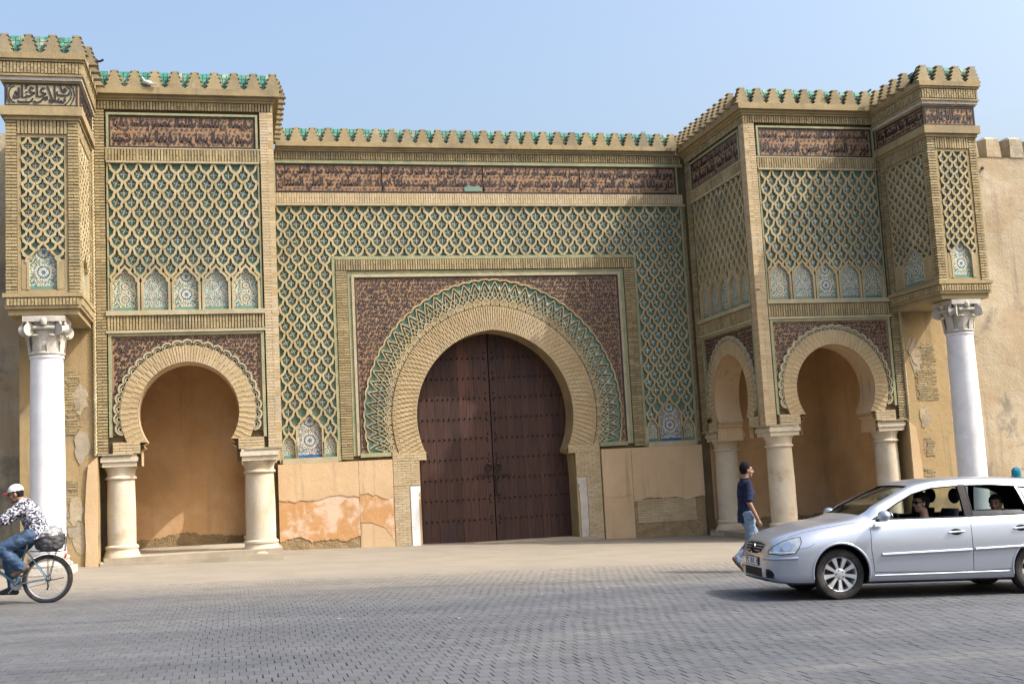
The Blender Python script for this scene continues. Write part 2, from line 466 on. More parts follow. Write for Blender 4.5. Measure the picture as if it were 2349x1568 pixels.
PV.finish(300, skip=lambda p: (p.y - CAM.y) < 7.6 or abs((p.x - CAM.x) - (p.y - CAM.y) * .2425) > (p.y - CAM.y) * .44)

# ------------------------------------------------------------------ gate
gate = tag(empty('monumental_gate'), 'ochre brick monumental gate with green tile lattices and horseshoe arches', 'gate')
bk = MB(); bk.box(WF, -.5, .5, -.5, .5, 0, 1)
bk.v = [(x, z, -y) for x, y, z in bk.v]
BR = Pieces('brick', bk, M['brick'])
BP = Pieces('pale_brick', bk, M['pale_brick'])
BR.name = 'brick'; BP.name = 'brick'

ro = MB()
def ngon(k, r, z, a0=0, mi=0): ro.add([(r * math.cos(a0 + 2 * math.pi * i / k), r * math.sin(a0 + 2 * math.pi * i / k), z) for i in range(k)], [list(range(k))], mi)
ngon(8, .42, .0, R(22.5), 1)
for i in range(8):
    a = 2 * math.pi * i / 8
    ro.add([(r * math.cos(a + t), r * math.sin(a + t), .05) for r, t in ((.13, 0), (.28, .36), (.47, 0), (.28, -.36))], [(0, 1, 2, 3)], 0 if i % 2 == 0 else 2)
ngon(6, .15, .06, 0, 0)
TL = Pieces('star_tile', ro, [M['white_glaze'], M['dark_glaze'], M['teal_glaze']])

rtl = MB(); rtl.hexa([(-.5, -.5, 0), (.5, -.5, 0), (.5, .5, 0), (-.5, .5, 0), (-.42, -.5, 1), (.42, -.5, 1), (.42, .5, .55), (-.42, .5, .55)], back=False)
RT = Pieces('roof_tile', rtl, M['green_tile'])

# merlon: a stepped brick tooth
mp = []
for i in range(4):
    w0 = .210 - .030 * i
    mp += [(w0, .092 * i), (w0 - .082, .092 * i + .078)]
mp = mp + [(.090, .368), (.082, .39)]
prof = mp + [(-a, b) for a, b in reversed(mp)]
LF = Fr((0, 0, 0), (1, 0, 0), (0, -1, 0))
mme = MB().poly(LF, prof, -.17, 0, back=True).mesh('merlon', M['merlon'])

def lay(fr, owner, u0, u1, v0, v1, n, vert=False, pal=False, c=.066, L=.235, gap=None, n0=None, dp=.03):
    """courses of brick standing proud of their recessed joints"""
    P = BP if pal else BR
    gap = gap or (.010 if pal else .018)
    if vert: A0, A1, B0, B1 = v0, v1, u0, u1
    else: A0, A1, B0, B1 = u0, u1, v0, v1
    k = max(1, round((B1 - B0) / c)); cc = (B1 - B0) / k
    m = max(1, round((A1 - A0) / L)); ll = (A1 - A0) / m
    for j in range(k):
        off = .5 * (j % 2)
        e = [A0] + [A0 + (i + off) * ll for i in range(0 if off else 1, m + (0 if off else 0))] + [A1]
        e = sorted(set(round(t, 4) for t in e if A0 <= t <= A1))
        b = B0 + (j + .5) * cc
        for a, d in zip(e[:-1], e[1:]):
            if d - a < .03: continue
            la, lb = d - a - .007, cc - gap * rnd.uniform(.85, 1.25)
            nn = dp * (rnd.uniform(.95, 1.03) if pal else rnd.uniform(.85, 1.1))
            if vert: P.put(mat_frame(fr, b, (a + d) / 2, n - dp, rnd.gauss(0, .008), lb, la, nn), owner)
            else: P.put(mat_frame(fr, (a + d) / 2, b, n - dp, rnd.gauss(0, .008), la, lb, nn), owner)

RIB = [(0, 0), (.125, .02), (.135, .14), (.23, .17), (.24, .29), (.325, .33), (.345, .55), (.39, .78), (.5, 1)]
def lattice(fr, owner, rect, px, py, n0, n1, w, u_off, mask=lambda u, v: True, name='lattice', mat=None):
    u0, u1, v0, v1 = rect
    mb = MB()
    ins = lambda u, v: u0 <= u <= u1 and v0 <= v <= v1 and mask(u, v)
    jn = int((v1 - v0) / py) + 3; i0 = int((u0 - u_off) / (px * .5)) - 2; i1 = int((u1 - u_off) / (px * .5)) + 3
    for j in range(-2, jn):
        for i in range(i0, i1):
            if (i + j) % 2: continue
            bu, bv = u_off + i * px * .5, v1 - (j) * py
            for sg in (1, -1):
                path = [(bu + sg * a * px, bv + b * py) for a, b in RIB]
                run = []
                for a, b in zip(path, path[1:] + [None]):
                    ia = ins(*a)
                    if ia: run.append(a)
                    if b is None: break
                    ib = ins(*b)
                    if ia != ib:
                        lo, hi = (a, b) if ia else (b, a)
                        for _ in range(7):
                            mid = ((lo[0] + hi[0]) / 2, (lo[1] + hi[1]) / 2)
                            if ins(*mid): lo = mid
                            else: hi = mid
                        if ia:
                            run.append(lo); mb.strip(fr, run, w * rnd.uniform(.9, 1.1), n0, n1 + rnd.uniform(-.006, .004)); run = []
                        else: run = [lo]
                if len(run) > 1: mb.strip(fr, run, w * rnd.uniform(.9, 1.1), n0, n1 + rnd.uniform(-.006, .004))
            cu, cv = bu, bv + py * .86
            s = px * .56
            if all(ins(cu + a * s * .62, cv + b * s * .62) for a in (-1, 1) for b in (-1, 1)):
                TL.put(mat_frame(fr, cu, cv, n0 + .008, rnd.choice((0, R(22.5))), s, s, .2), owner)
    return mb.build(name, mat or M['rib'], owner)

def arch_out(c, w, v0, vs, va):
    """pointed lobed arch outline, from lower left over the apex to lower right"""
    h = w / 2; d = va - vs
    L = [(-h, v0), (-h, vs), (-h * .86, vs + d * .10), (-h * .80, vs + d * .30), (-h * .55, vs + d * .52), (-h * .34, vs + d * .62), (-h * .28, vs + d * .76), (-h * .10, vs + d * .90)]
    return [(c + a, b) for a, b in L] + [(c, va)] + [(c - a, b) for a, b in reversed(L)]

def inside(poly, u, v):
    k = False
    for (x1, y1), (x2, y2) in zip(poly, poly[1:] + poly[:1]):
        if (y1 > v) != (y2 > v) and u < (x2 - x1) * (v - y1) / (y2 - y1) + x1: k = not k
    return k

def mosaic_panel(fr, owner, outline, mat, n0, n1, rim=.05):
    o = MB()
    cu = sum(a for a, b in outline) / len(outline); v0 = min(b for a, b in outline)
    lf = Fr((0, 0, 0), (1, 0, 0), (0, -1, 0))
    o.poly(lf, [(a - cu, b - v0) for a, b in outline], 0, .006, sides=True)
    m = Matrix((fr.U, -fr.N, fr.V)).transposed().to_4x4(); m.translation = fr.p(cu, v0, n0)
    ob = o.build('mosaic_panel', mat, owner); ob.matrix_local = m
    f = MB(); f.strip(fr, outline, rim, n0 - .004, n1)
    f.build('arch_moulding', M['rib'], owner)
    w = outline[-1][0] - outline[0][0]
    g = MB(); g.box(fr, outline[0][0] + rim / 2 + .003, outline[-1][0] - rim / 2 - .003, v0 + .004, v0 + .075, n0 + .008, n0 + .022)
    g.build('tile_strip', M['blue_glaze'] if mat is M['mosaic_d'] else M['teal_glaze'], owner)

def scrolls(fr, owner, rect, mask, n0, n1, step=.15, sw=.030, r=(.045, .085), name='scroll_work'):
    mb = MB()
    u0, u1, v0, v1 = rect
    nu, nv = int((u1 - u0) / step), int((v1 - v0) / step)
    for j in range(nv):
        for i in range(nu):
            cu = u0 + (i + .5 + .5 * (j % 2) - .25) * (u1 - u0) / nu + rnd.uniform(-.10, .10) * step
            cv = v0 + (j + .5) * (v1 - v0) / nv + rnd.uniform(-.10, .10) * step
            rad = rnd.uniform(*r); a0 = rnd.uniform(0, 6.28); h = rnd.choice((1, -1)); T = rnd.uniform(4.4, 6.4)
            P = []
            for k in range(9):
                t = k / 8
                rr = rad * (1.15 - .85 * t)
                P.append((cu + rr * math.cos(a0 + h * T * t), cv + rr * math.sin(a0 + h * T * t)))
            tl = rad * 1.1
            P.insert(0, (P[0][0] - h * math.sin(a0) * -tl * .9, P[0][1] + h * math.cos(a0) * -tl * .9))
            run = []
            for a, b in P:
                if u0 < a < u1 and v0 < b < v1 and mask(a, b): run.append((a, b))
                else:
                    if len(run) > 1: mb.strip(fr, run, sw, n0, n1)
                    run = []
            if len(run) > 1: mb.strip(fr, run, sw, n0, n1)
    return tag(mb.build(name, M['black_glaze'], owner), kind='stuff')

# Arabic letter forms (isolated, final, initial, medial)
AR = {}
for ch, base, k in (('a', 0xFE8D, 2), ('b', 0xFE8F, 4), ('t', 0xFE95, 4), ('j', 0xFE9D, 4), ('h', 0xFEA1, 4), ('d', 0xFEA9, 2), ('r', 0xFEAD, 2), ('z', 0xFEAF, 2),
                    ('s', 0xFEB1, 4), ('S', 0xFEB9, 4), ('T', 0xFEC1, 4), ('c', 0xFEC9, 4), ('f', 0xFED1, 4), ('q', 0xFED5, 4), ('k', 0xFED9, 4),
                    ('l', 0xFEDD, 4), ('m', 0xFEE1, 4), ('n', 0xFEE5, 4), ('e', 0xFEE9, 4), ('w', 0xFEED, 2), ('y', 0xFEF1, 4), ('X', 0xFEFB, 2)):
    AR[ch] = [chr(base + i) for i in range(k)]
def shape(txt):
    out = []
    for wd in txt.split(' '):
        o = []
        for i, ch in enumerate(wd):
            pj = i > 0 and len(AR[wd[i - 1]]) == 4
            nj = i < len(wd) - 1
            F = AR[ch]
            if len(F) == 2: o.append(F[1] if pj else F[0])
            else: o.append(F[3] if pj and nj else F[1] if pj else F[2] if nj else F[0])
        out.append(''.join(reversed(o)))
    return ' '.join(reversed(out))
def glyph_mesh(txt, weight=.02):
    cu = bpy.data.curves.new('t', 'FONT'); cu.body = shape(txt); cu.resolution_u = 2; cu.offset = weight; cu.extrude = .5
    o = bpy.data.objects.new('t', cu); COL.objects.link(o)
    me = o.to_mesh()
    V = [v.co.copy() for v in me.vertices]; F = [list(p.vertices) for p in me.polygons]
    o.to_mesh_clear(); bpy.data.objects.remove(o); bpy.data.curves.remove(cu)
    return V, F
def inscribe(mb, fr, txt, u0, u1, v0, v1, n0, n1, weight=.025):
    V, F = glyph_mesh(txt, weight)
    xs = [v.x for v in V]; ys = [v.y for v in V]
    ax, bx, ay, by = min(xs), max(xs), min(ys), max(ys)
    mb.add([fr.p(u0 + (v.x - ax) / (bx - ax) * (u1 - u0), v0 + (v.y - ay) / (by - ay) * (v1 - v0), n1 if v.z > 0 else n0) for v in V], F)
WORDS = ['almlk', 'fyh', 'alcly', 'nwr', 'baEb'.replace('E', 'l'), 'mwlana', 'alsltan', 'cly', 'Xm', 'qd', 'hsn', 'dar', 'alsma', 'kalbdr', 'yscd', 'ml', 'almjd', 'whw', 'nSr', 'bnyt', 'trfc', 'cz', 'alTrf', 'lX', 'sXm', 'msk', 'fthnY'.replace('Y', 'a')]
def text_line(n):
    s, L = [], 0
    while L < n:
        w = rnd.choice(WORDS); s.append(w); L += len(w)
    return ' '.join(s)

def frieze(fr, owner, u0, u1, v0, v1, n, chars, lines=2, broken=None):
    b = MB(); b.box(fr, u0, u1, v0, v1, n - .03, n)
    b.build('frieze_panel', M['terracotta'], owner)
    t = MB(); e = .035
    for a in ((u0, u1, v0, v0 + e), (u0, u1, v1 - e, v1), (u0, u0 + e, v0 + e, v1 - e), (u1 - e, u1, v0 + e, v1 - e)): t.box(fr, *a, n, n + .016)
    hh = (v1 - v0 - 2 * e) / lines
    k = max(1, round((u1 - u0) / 2.6))
    for ln in range(lines):
        for i in range(k):
            a = u0 + e + .02 + i * (u1 - u0 - 2 * e - .04) / k; c = a + (u1 - u0 - 2 * e - .04) / k - .03
            for _ in range(1):
                inscribe(t, fr, text_line(chars * (c - a)), a, c, v0 + e + ln * hh + .012, v0 + e + (ln + 1) * hh + .03 * (lines - 1 - ln), n, n + .010, .042)
            if i: t.box(fr, a - .028, a - .010, v0 + e, v1 - e, n, n + .012)
    t.build('inscription', M['black_glaze'], owner)
    scrolls(fr, owner, (u0 + e, u1 - e, v0 + e, v1 - e), lambda a, c: True, n, n + .006, .105, .011, (.024, .036), 'scroll_work')
    g = MB()
    for a in ((u0 - .055, u0 - .004, v0 - .004, v1 + .055), (u1 + .004, u1 + .055, v0 - .004, v1 + .055)): g.box(fr, *a, n - .05, n + .045)
    g.box(fr, u0 - .003, u1 + .003, v1 + .005, v1 + .055, n - .05, n + .043)
    g.build('frieze_border', M['sage'], owner)

def crenels(fr, owner, u0, u1, z, n, roof_back=.42, first_half=False, pitch=.425):
    k = max(2, round((u1 - u0) / pitch)); p = (u1 - u0) / k
    for i in range(k + 1):
        u = u0 + i * p
        o = link('merlon', mme, owner)
        m = mat_frame(fr, u, z, n)
        o.matrix_local = Matrix((fr.U * (p / .425), -fr.N, fr.V)).transposed().to_4x4()
        o.matrix_local.translation = fr.p(u, z, n + rnd.uniform(-.008, .008))
    for i in range(k):
        c = u0 + (i + .5) * p
        for rw in range(4):
            wd = .12 + .06 * rw
            t = (rw + .5) / 4
            m2 = 2 if rw < 2 else 3
            for q in range(m2):
                uu = c + (q + .5 - m2 / 2) * wd / m2 + rnd.uniform(-.004, .004)
                U, S = fr.U, (fr.V * .43 - fr.N * .18).normalized()
                Nn = U.cross(S)
                if Nn.dot(fr.N) < 0: Nn = -Nn
                mm = Matrix((U * (wd / m2 * .96), S * .14, Nn * .022)).transposed().to_4x4()
                mm.translation = fr.p(uu, z + t * .43, n - .095 - t * .18)
                RT.put(mm, owner)
    b = MB()
    b.add([fr.p(u0, z + .0, n - .10), fr.p(u1, z, n - .10), fr.p(u1, z + .43, n - .28), fr.p(u0, z + .43, n - .28), fr.p(u1, z + .1, n - roof_back - .3), fr.p(u0, z + .1, n - roof_back - .3)],
          [(0, 1, 2, 3), (3, 2, 4, 5)])
    b.build('roof_slope', M['green_tile'], owner)

def rings(c, R_, zc):
    """point on a pointed arch with centres at +-c: t in [-1,1], -1 left foot, 0 apex"""
    def f(t, rad, foot):
        sgn = 1 if t >= 0 else -1
        a0 = math.asin(max(-1, min(1, (foot - zc) / rad))); a1 = math.acos(c / rad) if c else math.pi / 2
        a = a1 + (a0 - a1) * abs(t)
        return (sgn * (-c + rad * math.cos(a)), zc + rad * math.sin(a), a, sgn)
    return f

def voussoirs(fr, owner, f, cu, r0, r1, foot, n, cc=.080, pal=True, dp=.016):
    P = BP if pal else BR
    ml = (r0 + r1) / 2
    a = abs(math.asin((foot - 0) / 1) if False else 0)
    N = int(2 * ml * 2.15 / cc)
    for j in range(N):
        t = -1 + 2 * (j + .5) / N
        k = max(1, round((r1 - r0) / .24)); off = (j % 2) * .5
        e = sorted(set([r0] + [r0 + (i + off) * (r1 - r0) / k for i in range(1 if not off else 0, k)] + [r1]))
        for d0, d1 in zip(e[:-1], e[1:]):
            if d1 - d0 < .03: continue
            rm = (d0 + d1) / 2
            u, v, an, sg = f(t, rm, foot)
            u2, v2, _, _ = f(t + .4 / N if t < 0 else t - .4 / N, rm, foot)
            wd = 2.5 * math.hypot(u2 - u, v2 - v) - .011
            ang = an if sg > 0 else math.pi - an
            P.put(mat_frame(fr, cu + u, v, n - .03, ang, d1 - d0 - .005, max(.03, wd), .03 + dp * rnd.uniform(-.12, .12)), owner)

def ring_poly(f, cu, r0, r1, foot, k=48):
    o = [f(-1 + 2 * i / k, r1, foot) for i in range(k + 1)]; i_ = [f(-1 + 2 * i / k, r0, foot) for i in range(k + 1)]
    return [(cu + a[0], a[1]) for a in o], [(cu + a[0], a[1]) for a in i_]
def ring_slab(mb, fr, f, cu, r0, r1, foot, n0, n1, k=48, mi=0):
    o, i_ = ring_poly(f, cu, r0, r1, foot, k)
    for j in range(k):
        mb.hexa([fr.p(*i_[j], n0), fr.p(*i_[j + 1], n0), fr.p(*o[j + 1], n0), fr.p(*o[j], n0), fr.p(*i_[j], n1), fr.p(*i_[j + 1], n1), fr.p(*o[j + 1], n1), fr.p(*o[j], n1)], mi, False)

# ------------------------------------------------------------------ central wall
CF = Fr((0, 0, 0), (1, 0, 0), (0, -1, 0))
CW = 5.80
fC = rings(.15, 0, 3.25)
FOOT = 2.36
body = MB()
o_, in_ = ring_poly(fC, 0, 2.29, 2.29, 2.24, 40)
cut = [(-2.13, -1), (-2.13, 1.52), (-2.10, 2.10), (-1.93, 2.17)] + in_ + [(1.93, 2.17), (2.10, 2.10), (2.13, 1.52), (2.13, -1)]
pts = [(-CW - .4, -1)] + cut + [(CW + .4, -1), (CW + .4, 10.5), (-CW - .4, 10.5)]
body.poly(CF, pts, -.80, -.12)
body.box(CF, -CW - .4, CW + .4, 10.2, 10.5, -1.6, -.5, 0, True)
wall = body.build('central_wall', M['mortar'], gate)
wall['label'] = 'central wall of the gate with the great pointed horseshoe arch'
# soffit and jamb lining in smooth plaster
lin = MB()
for a, b in zip(cut[:-1], cut[1:]):
    lin.add([CF.p(a[0] * .997, a[1] - .004, -.025), CF.p(b[0] * .997, b[1] - .004, -.025), CF.p(b[0] * .997, b[1] - .004, -.82), CF.p(a[0] * .997, a[1] - .004, -.82)], [(0, 1, 2, 3)])
lin.build('arch_soffit', M['trim'], wall)
# brick arch
rs = MB(); ring_slab(rs, CF, fC, 0, 2.295, 2.95, FOOT, -.12, -.016)
for s in (-1, 1):
    rs.box(CF, *sorted((s * 1.94, s * 2.84)), 2.13, 2.36, -.12, -.017)
    rs.box(CF, *sorted((s * 2.13, s * 2.84)), -.6, 2.13, -.12, -.018)
rs.build('arch_bed', M['bed_pale'], wall)
voussoirs(CF, wall, fC, 0, 2.30, 2.95, FOOT, 0, .070)
for s in (-1, 1):
    lay(CF, wall, *sorted((s * 1.95, s * 2.83)), 2.14, 2.35, 0, pal=True)
    lay(CF, wall, *sorted((s * 2.14, s * 2.83)), 1.50, 2.13, 0, pal=True)
    lay(CF, wall, *sorted((s * 2.42, s * 2.83)), -.25, 1.49, 0, pal=True)
# marble jamb pieces beside the door
for s in (-1, 1):
    j = MB()
    P = [(2.40, -.5), (2.40, 1.47), (2.14, 1.47), (2.14, 1.33), (2.20, 1.24), (2.16, 1.16), (2.19, 1.10), (2.19, -.5)]
    j.poly(CF, [(s * a, b) for a, b in P], -.70, .012, back=True)
    j.build('jamb_stone', M['marble'] if s < 0 else M['capital'], wall)
# tile ring: lobed inner border, star cells, rim
tr = MB(); ring_slab(tr, CF, fC, 0, 2.952, 3.66, FOOT, -.12, -.085, 60)
tr.build('ring_ground', M['teal_glaze'], wall)
rib = MB()
NL = 44
def pol(t, r): a = fC(t, r, FOOT); return (a[0], a[1])
for i in range(NL):
    c = -1 + 2 * (i + .5) / NL; h = 1.0 / NL
    for rr, ww in ((1.0, .035), (.72, .026), (.46, .026)):
        L = [pol(c + h * rr * math.cos(a), 2.97 + .185 * rr * math.sin(a)) for a in [math.pi * k / 8 for k in range(9)]]
        rib.strip(CF, L, ww, -.09, -.018)
    L = [pol(c + h * .22 * math.cos(a), 3.0 + .035 * math.sin(a)) for a in [2 * math.pi * k / 8 for k in range(8)]]
    rib.strip(CF, L, .018, -.09, -.02, closed=True)
    L = [pol(c + h + h * .16 * math.cos(a), 3.165 + .026 * math.sin(a)) for a in [2 * math.pi * k / 8 for k in range(8)]]
    rib.strip(CF, L, .018, -.09, -.02, closed=True)
    for sg in (1, -1):
        L = [(c, 3.165), (c + sg * h * .34, 3.20), (c + sg * h * .62, 3.28), (c + sg * h, 3.36), (c + sg * h * 1.16, 3.42), (c + sg * h * 1.5, 3.51), (c + sg * h * 2, 3.64)]
        L = [pol(max(-1, min(1, a)), b) for a, b in L]
        rib.strip(CF, L, .024, -.09, -.025)
        L = [(c + sg * h, 3.16), (c + sg * h * .75, 3.22), (c + sg * h * .35, 3.36), (c, 3.52), (c - sg * h * .0, 3.64)]
        if i % 1 == 0: rib.strip(CF, [pol(max(-1, min(1, a)), b) for a, b in L[:4]], .020, -.09, -.028)
    for t_, r_, s_2 in ((c, 3.30, .15), (c + h, 3.46, .17), (c, 3.60, .07)):
        if abs(t_) < .99:
            p = pol(t_, r_); TL.put(mat_frame(CF, p[0], p[1], -.082, t_, s_2, s_2, .2), wall)
L = []
for i in range(NL * 6 + 1):
    t = -1 + 2 * i / (NL * 6)
    L.append(pol(t, 3.655 + .035 * abs(math.sin(math.pi * NL * (t + 1) / 2))))
rib.strip(CF, L, .035, -.12, -.012)
rib.build('ring_lattice', M['rib'], wall)
# spandrels
ZS, ZL, SX = 7.02, 2.39, 3.66
sp = MB()
o_, i_ = ring_poly(fC, 0, 3.66, 3.70, FOOT, 60)
for s in (-1, 1):
    half = [p for p in o_ if p[0] * s >= -1e-6]
    if s > 0: half = list(reversed(half))
    sp.poly(CF, [(s * SX, ZL), (s * SX, ZS), (0, ZS)] + list(reversed(half)), -.12, -.060, sides=False)
sp.build('spandrel_panel', M['terracotta'], wall)
def msk(u, v):
    if v < ZL + .03: return False
    r = math.hypot(abs(u) + .15, v - 3.25)
    return r > 3.715
scrolls(CF, wall, (-SX + .05, SX - .05, ZL + .05, ZS - .05), msk, -.060, -.053, .104, .0275, (.036, .043))
bd = MB()
for a in ((-SX, SX, ZS - .035, ZS), (-SX, -SX + .035, ZL, ZS - .036), (SX - .035, SX, ZL, ZS - .036)): bd.box(CF, *a, -.058, -.038)
bd.build('dark_border', M['black_glaze'], wall)
# frames round the spandrels
fr_ = MB()
for s in (-1, 1):
    fr_.box(CF, *sorted((s * 3.665, s * 3.735)), ZL - .06, ZS + .07, -.12, -.015, 0)
    fr_.box(CF, *sorted((s * 3.737, s * 3.835)), ZL - .06, ZS + .175, -.12, -.045, 1)
    fr_.box(CF, *sorted((s * 4.155, s * 4.235)), 2.22, 7.59, -.12, -.02, 1)
    fr_.box(CF, *sorted((s * 5.655, s * 5.72)), 2.22, 9.0, -.12, -.02, 1)
    fr_.box(CF, *sorted((s * 2.86, s * 3.66)), 2.28, 2.385, -.12, .0, 1)
    fr_.box(CF, *sorted((s * 4.24, s * 5.65)), 2.20, 2.34, -.12, .025, 0)
fr_.box(CF, -3.66, 3.66, ZS + .004, ZS + .07, -.12, -.016, 0)
fr_.box(CF, -3.73, 3.73, ZS + .073, ZS + .175, -.12, -.046, 1)
fr_.box(CF, -4.15, 4.15, 7.50, 7.59, -.12, -.021, 1)
fr_.box(CF, -CW, CW, 8.955, 9.005, -.12, .03, 0)
fr_.box(CF, -CW, CW, 10.10, 10.19, -.12, .01, 1)
fr_.box(CF, -CW, CW, 10.42, 10.46, -.12, .05, 0)
fr_.build('moulding', [M['cream'], M['sage']], wall)
for s in (-1, 1): lay(CF, wall, *sorted((s * 3.845, s * 4.145)), 2.24, 7.20, 0)
lay(CF, wall, -4.14, 4.14, 7.21, 7.49, .0, vert=True)
lay(CF, wall, -5.75, 5.75, 9.015, 9.30, .005, vert=True, pal=True)
lay(CF, wall, -5.75, 5.75, 10.20, 10.41, .02, vert=True)
for s in (-1, 1): lay(CF, wall, *sorted((s * 5.725, s * 5.80)), 2.3, 9.0, -.03)
frieze(CF, wall, -5.62, 5.58, 9.325, 10.085, -.04, 8.5)
# a patch of the frieze mended with pale green tile
pt = MB(); pt.poly(CF, [(-.56, 9.36), (-.10, 9.37), (-.07, 9.44), (-.16, 9.52), (-.30, 9.50), (-.46, 9.53), (-.58, 9.47)], -.03, -.018); pt.build('mended_patch', M['teal_glaze'], wall)
# lattice field
lat_bg = MB()
for s in (-1, 1): lat_bg.box(CF, *sorted((s * 4.236, s * 5.654)), 2.33, 7.6, -.12, -.105)
lat_bg.box(CF, -5.654, 5.654, 7.60, 8.955, -.12, -.104)
lat_bg.build('lattice_ground', M['teal_glaze'], wall)
outs = []
for s in (-1, 1):
    outs.append(arch_out(s * 4.945, .66, 2.345, 3.10, 3.50))
    for d in (-1, 1): outs.append(arch_out(s * 4.945 + d * .525, .35, 2.345, 2.72, 3.00))
def lmask(u, v):
    if v < 7.6 and not (4.24 < abs(u) < 5.65): return False
    if v < 3.6:
        for o in outs:
            if min(a for a, b in o) - .02 < u < max(a for a, b in o) + .02 and inside(o, u, v): return False
    return True
lattice(CF, wall, (-5.65, 5.65, 2.345, 8.95), .3531, .224, -.104, -.018, .050, .3531 * .25 + 4.945 - 14 * .3531 - .08827, lmask)
for k, o in enumerate(outs): mosaic_panel(CF, wall, o, M['mosaic_d'] if k % 3 == 0 else M['mosaic_a'], -.103, -.016, .045)
# cornice
cn = MB()
cn.box(CF, -CW + .2, CW - .2, 10.46, 10.52, -.5, .10, 0, True)
cn.box(CF, -CW + .2, CW - .2, 10.521, 10.64, -.5, .165, 0, True)
cn.build('cornice', M['trim'], wall)
crenels(CF, wall, -CW + .32, CW - .32, 10.64, .14)
# plastered foot of the wall, its coats peeling
def ragged(u0, u1, v0, v1, top=.0, bot=.06, st=.035):
    P = []
    k = max(2, int((u1 - u0) / st))
    ph = rnd.uniform(0, 9); w1 = w2 = 0
    for i in range(k + 1):
        u = u0 + (u1 - u0) * i / k
        w1 = w1 * .8 + rnd.uniform(-.35, .35)
        P.append((u, v0 + bot * (.8 * math.sin(u * 3.1 + ph) + .4 * math.sin(u * 7.7 + 2 * ph) + w1)))
    for i in range(k, -1, -1):
        u = u0 + (u1 - u0) * i / k
        w2 = w2 * .8 + rnd.uniform(-.35, .35)
        P.append((u, v1 + top * (.8 * math.sin(u * 2.3 + ph) + .4 * math.sin(u * 6.1 + ph) + w2)))
    return P
for s in (-1, 1):
    b = MB(); b.box(CF, *sorted((s * 2.845, s * 5.78)), -.8, 2.195, -.12, .03); b.build('wall_foot', M['rubble'], wall)
    if s < 0:
        c1 = MB()
        c1.poly(CF, ragged(-5.78, -3.74, 1.28, 2.197, 0, .05), .03, .062)
        c1.poly(CF, ragged(-3.732, -2.85, 1.34, 2.197, 0, .08), .03, .058)
        c1.build('plaster_coat', M['plaster'], wall)
        c2 = MB()
        c2.poly(CF, ragged(-5.78, -3.742, .26, 1.42, 0, .07), .03, .046)
        c2.poly(CF, [(-3.732, .62), (-3.45, .60), (-3.1, .45), (-2.86, .10), (-2.86, 1.45), (-3.732, 1.45)], .03, .046)
        c2.build('orange_undercoat', M['orange_coat'], wall)
        c3 = MB(); c3.poly(CF, [(-3.75, -.4), (-2.86, -.4), (-2.86, .085), (-3.1, .43), (-3.45, .58), (-3.72, .60)], .03, .044); c3.build('plaster_coat', M['plaster'], wall)
    else:
        c1 = MB()
        c1.poly(CF, ragged(2.86, 3.70, .92, 2.197, 0, .03), .03, .058)
        c1.poly(CF, ragged(3.708, 5.78, .78, 2.197, 0, .05), .03, .062)
        c1.build('plaster_coat', M['plaster'], wall)
        c2 = MB(); c2.poly(CF, ragged(2.86, 3.70, -.5, .97, 0, .0), .03, .044); c2.build('undercoat', M['plaster'], wall)
        lay(CF, wall, 3.80, 5.5, .15, .78, .042, pal=True, gap=.012, dp=.012)

# door leaves
DY = .72
for s in (-1, 1):
    leaf = empty('door_leaf'); leaf.parent = gate
    DFm = Fr((0, DY, 0), (1, 0, 0), (0, -1, 0))
    e = [0.016] + [.22 * i for i in range(1, 11)] + [2.42]
    for a, b in zip(e[:-1], e[1:]):
        p = MB(); u0, u1 = sorted((s * (a + .002), s * (b - .002)))
        p.box(DFm, u0, u1, -.35, 5.75, -.06, rnd.uniform(-.004, .004), 0, True)
        p.build('plank', M['wood'], leaf)
    if s > 0:
        bt = MB(); bt.box(DFm, -.50, .50, 1.655, 1.685, .03, .055, 0, True); bt.box(DFm, .06, .09, 1.15, 1.65, .03, .05, 0, True); bt.box(DFm, .09, .2, 1.15, 1.18, .03, .05, 0, True); bt.build('bolt', M['iron'], leaf)
    kn = MB()
    kn.tube([DFm.p(s * .13 + .085 * math.cos(a), 1.86 + .085 * math.sin(a), .05) for a in [2 * math.pi * k / 16 for k in range(16)]], .018, 6, closed=True)
    kn.lathe(DFm.p(s * .13, 1.945, 0), [(.045, 0), (.045, .03), (.0, .06)], 10, axis=(0, -1, 0))
    kn.build('knocker', M['iron'], leaf, smooth=40)
    sm = MB().lathe((0, 0, 0), [(.030, 0), (.028, .014), (.017, .028), (0, .034)], 8, axis=(0, -1, 0)).mesh('stud', M['iron'])
    for rw in range(10):
        z = .49 + .546 * rw - .546
        if z < 0: continue
        for k in range(14):
            u = s * (.14 + .145 * k)
            if u * s < 2.15: link('stud', sm, leaf, DFm.p(u, z + rnd.uniform(-.006, .006), .004))
    for k in range(28):
        z = .2 + .185 * k
        if z < 5.2 and (k % 3): link('stud', sm, leaf, DFm.p(s * .11, z, .004))
bx_ = MB(); bx_.cube((-3.2, .80, -.8), (3.2, 1.5, 6.2)); bx_.build('dark_backing', M['iron'], gate)  # dark box added behind the leaves to block sky light at the seam
fl = MB(); fl.cube((-2.6, -.1, -.8), (2.6, 1.2, G(0) + .02)); fl.build('threshold', M['stone_step'], gate)

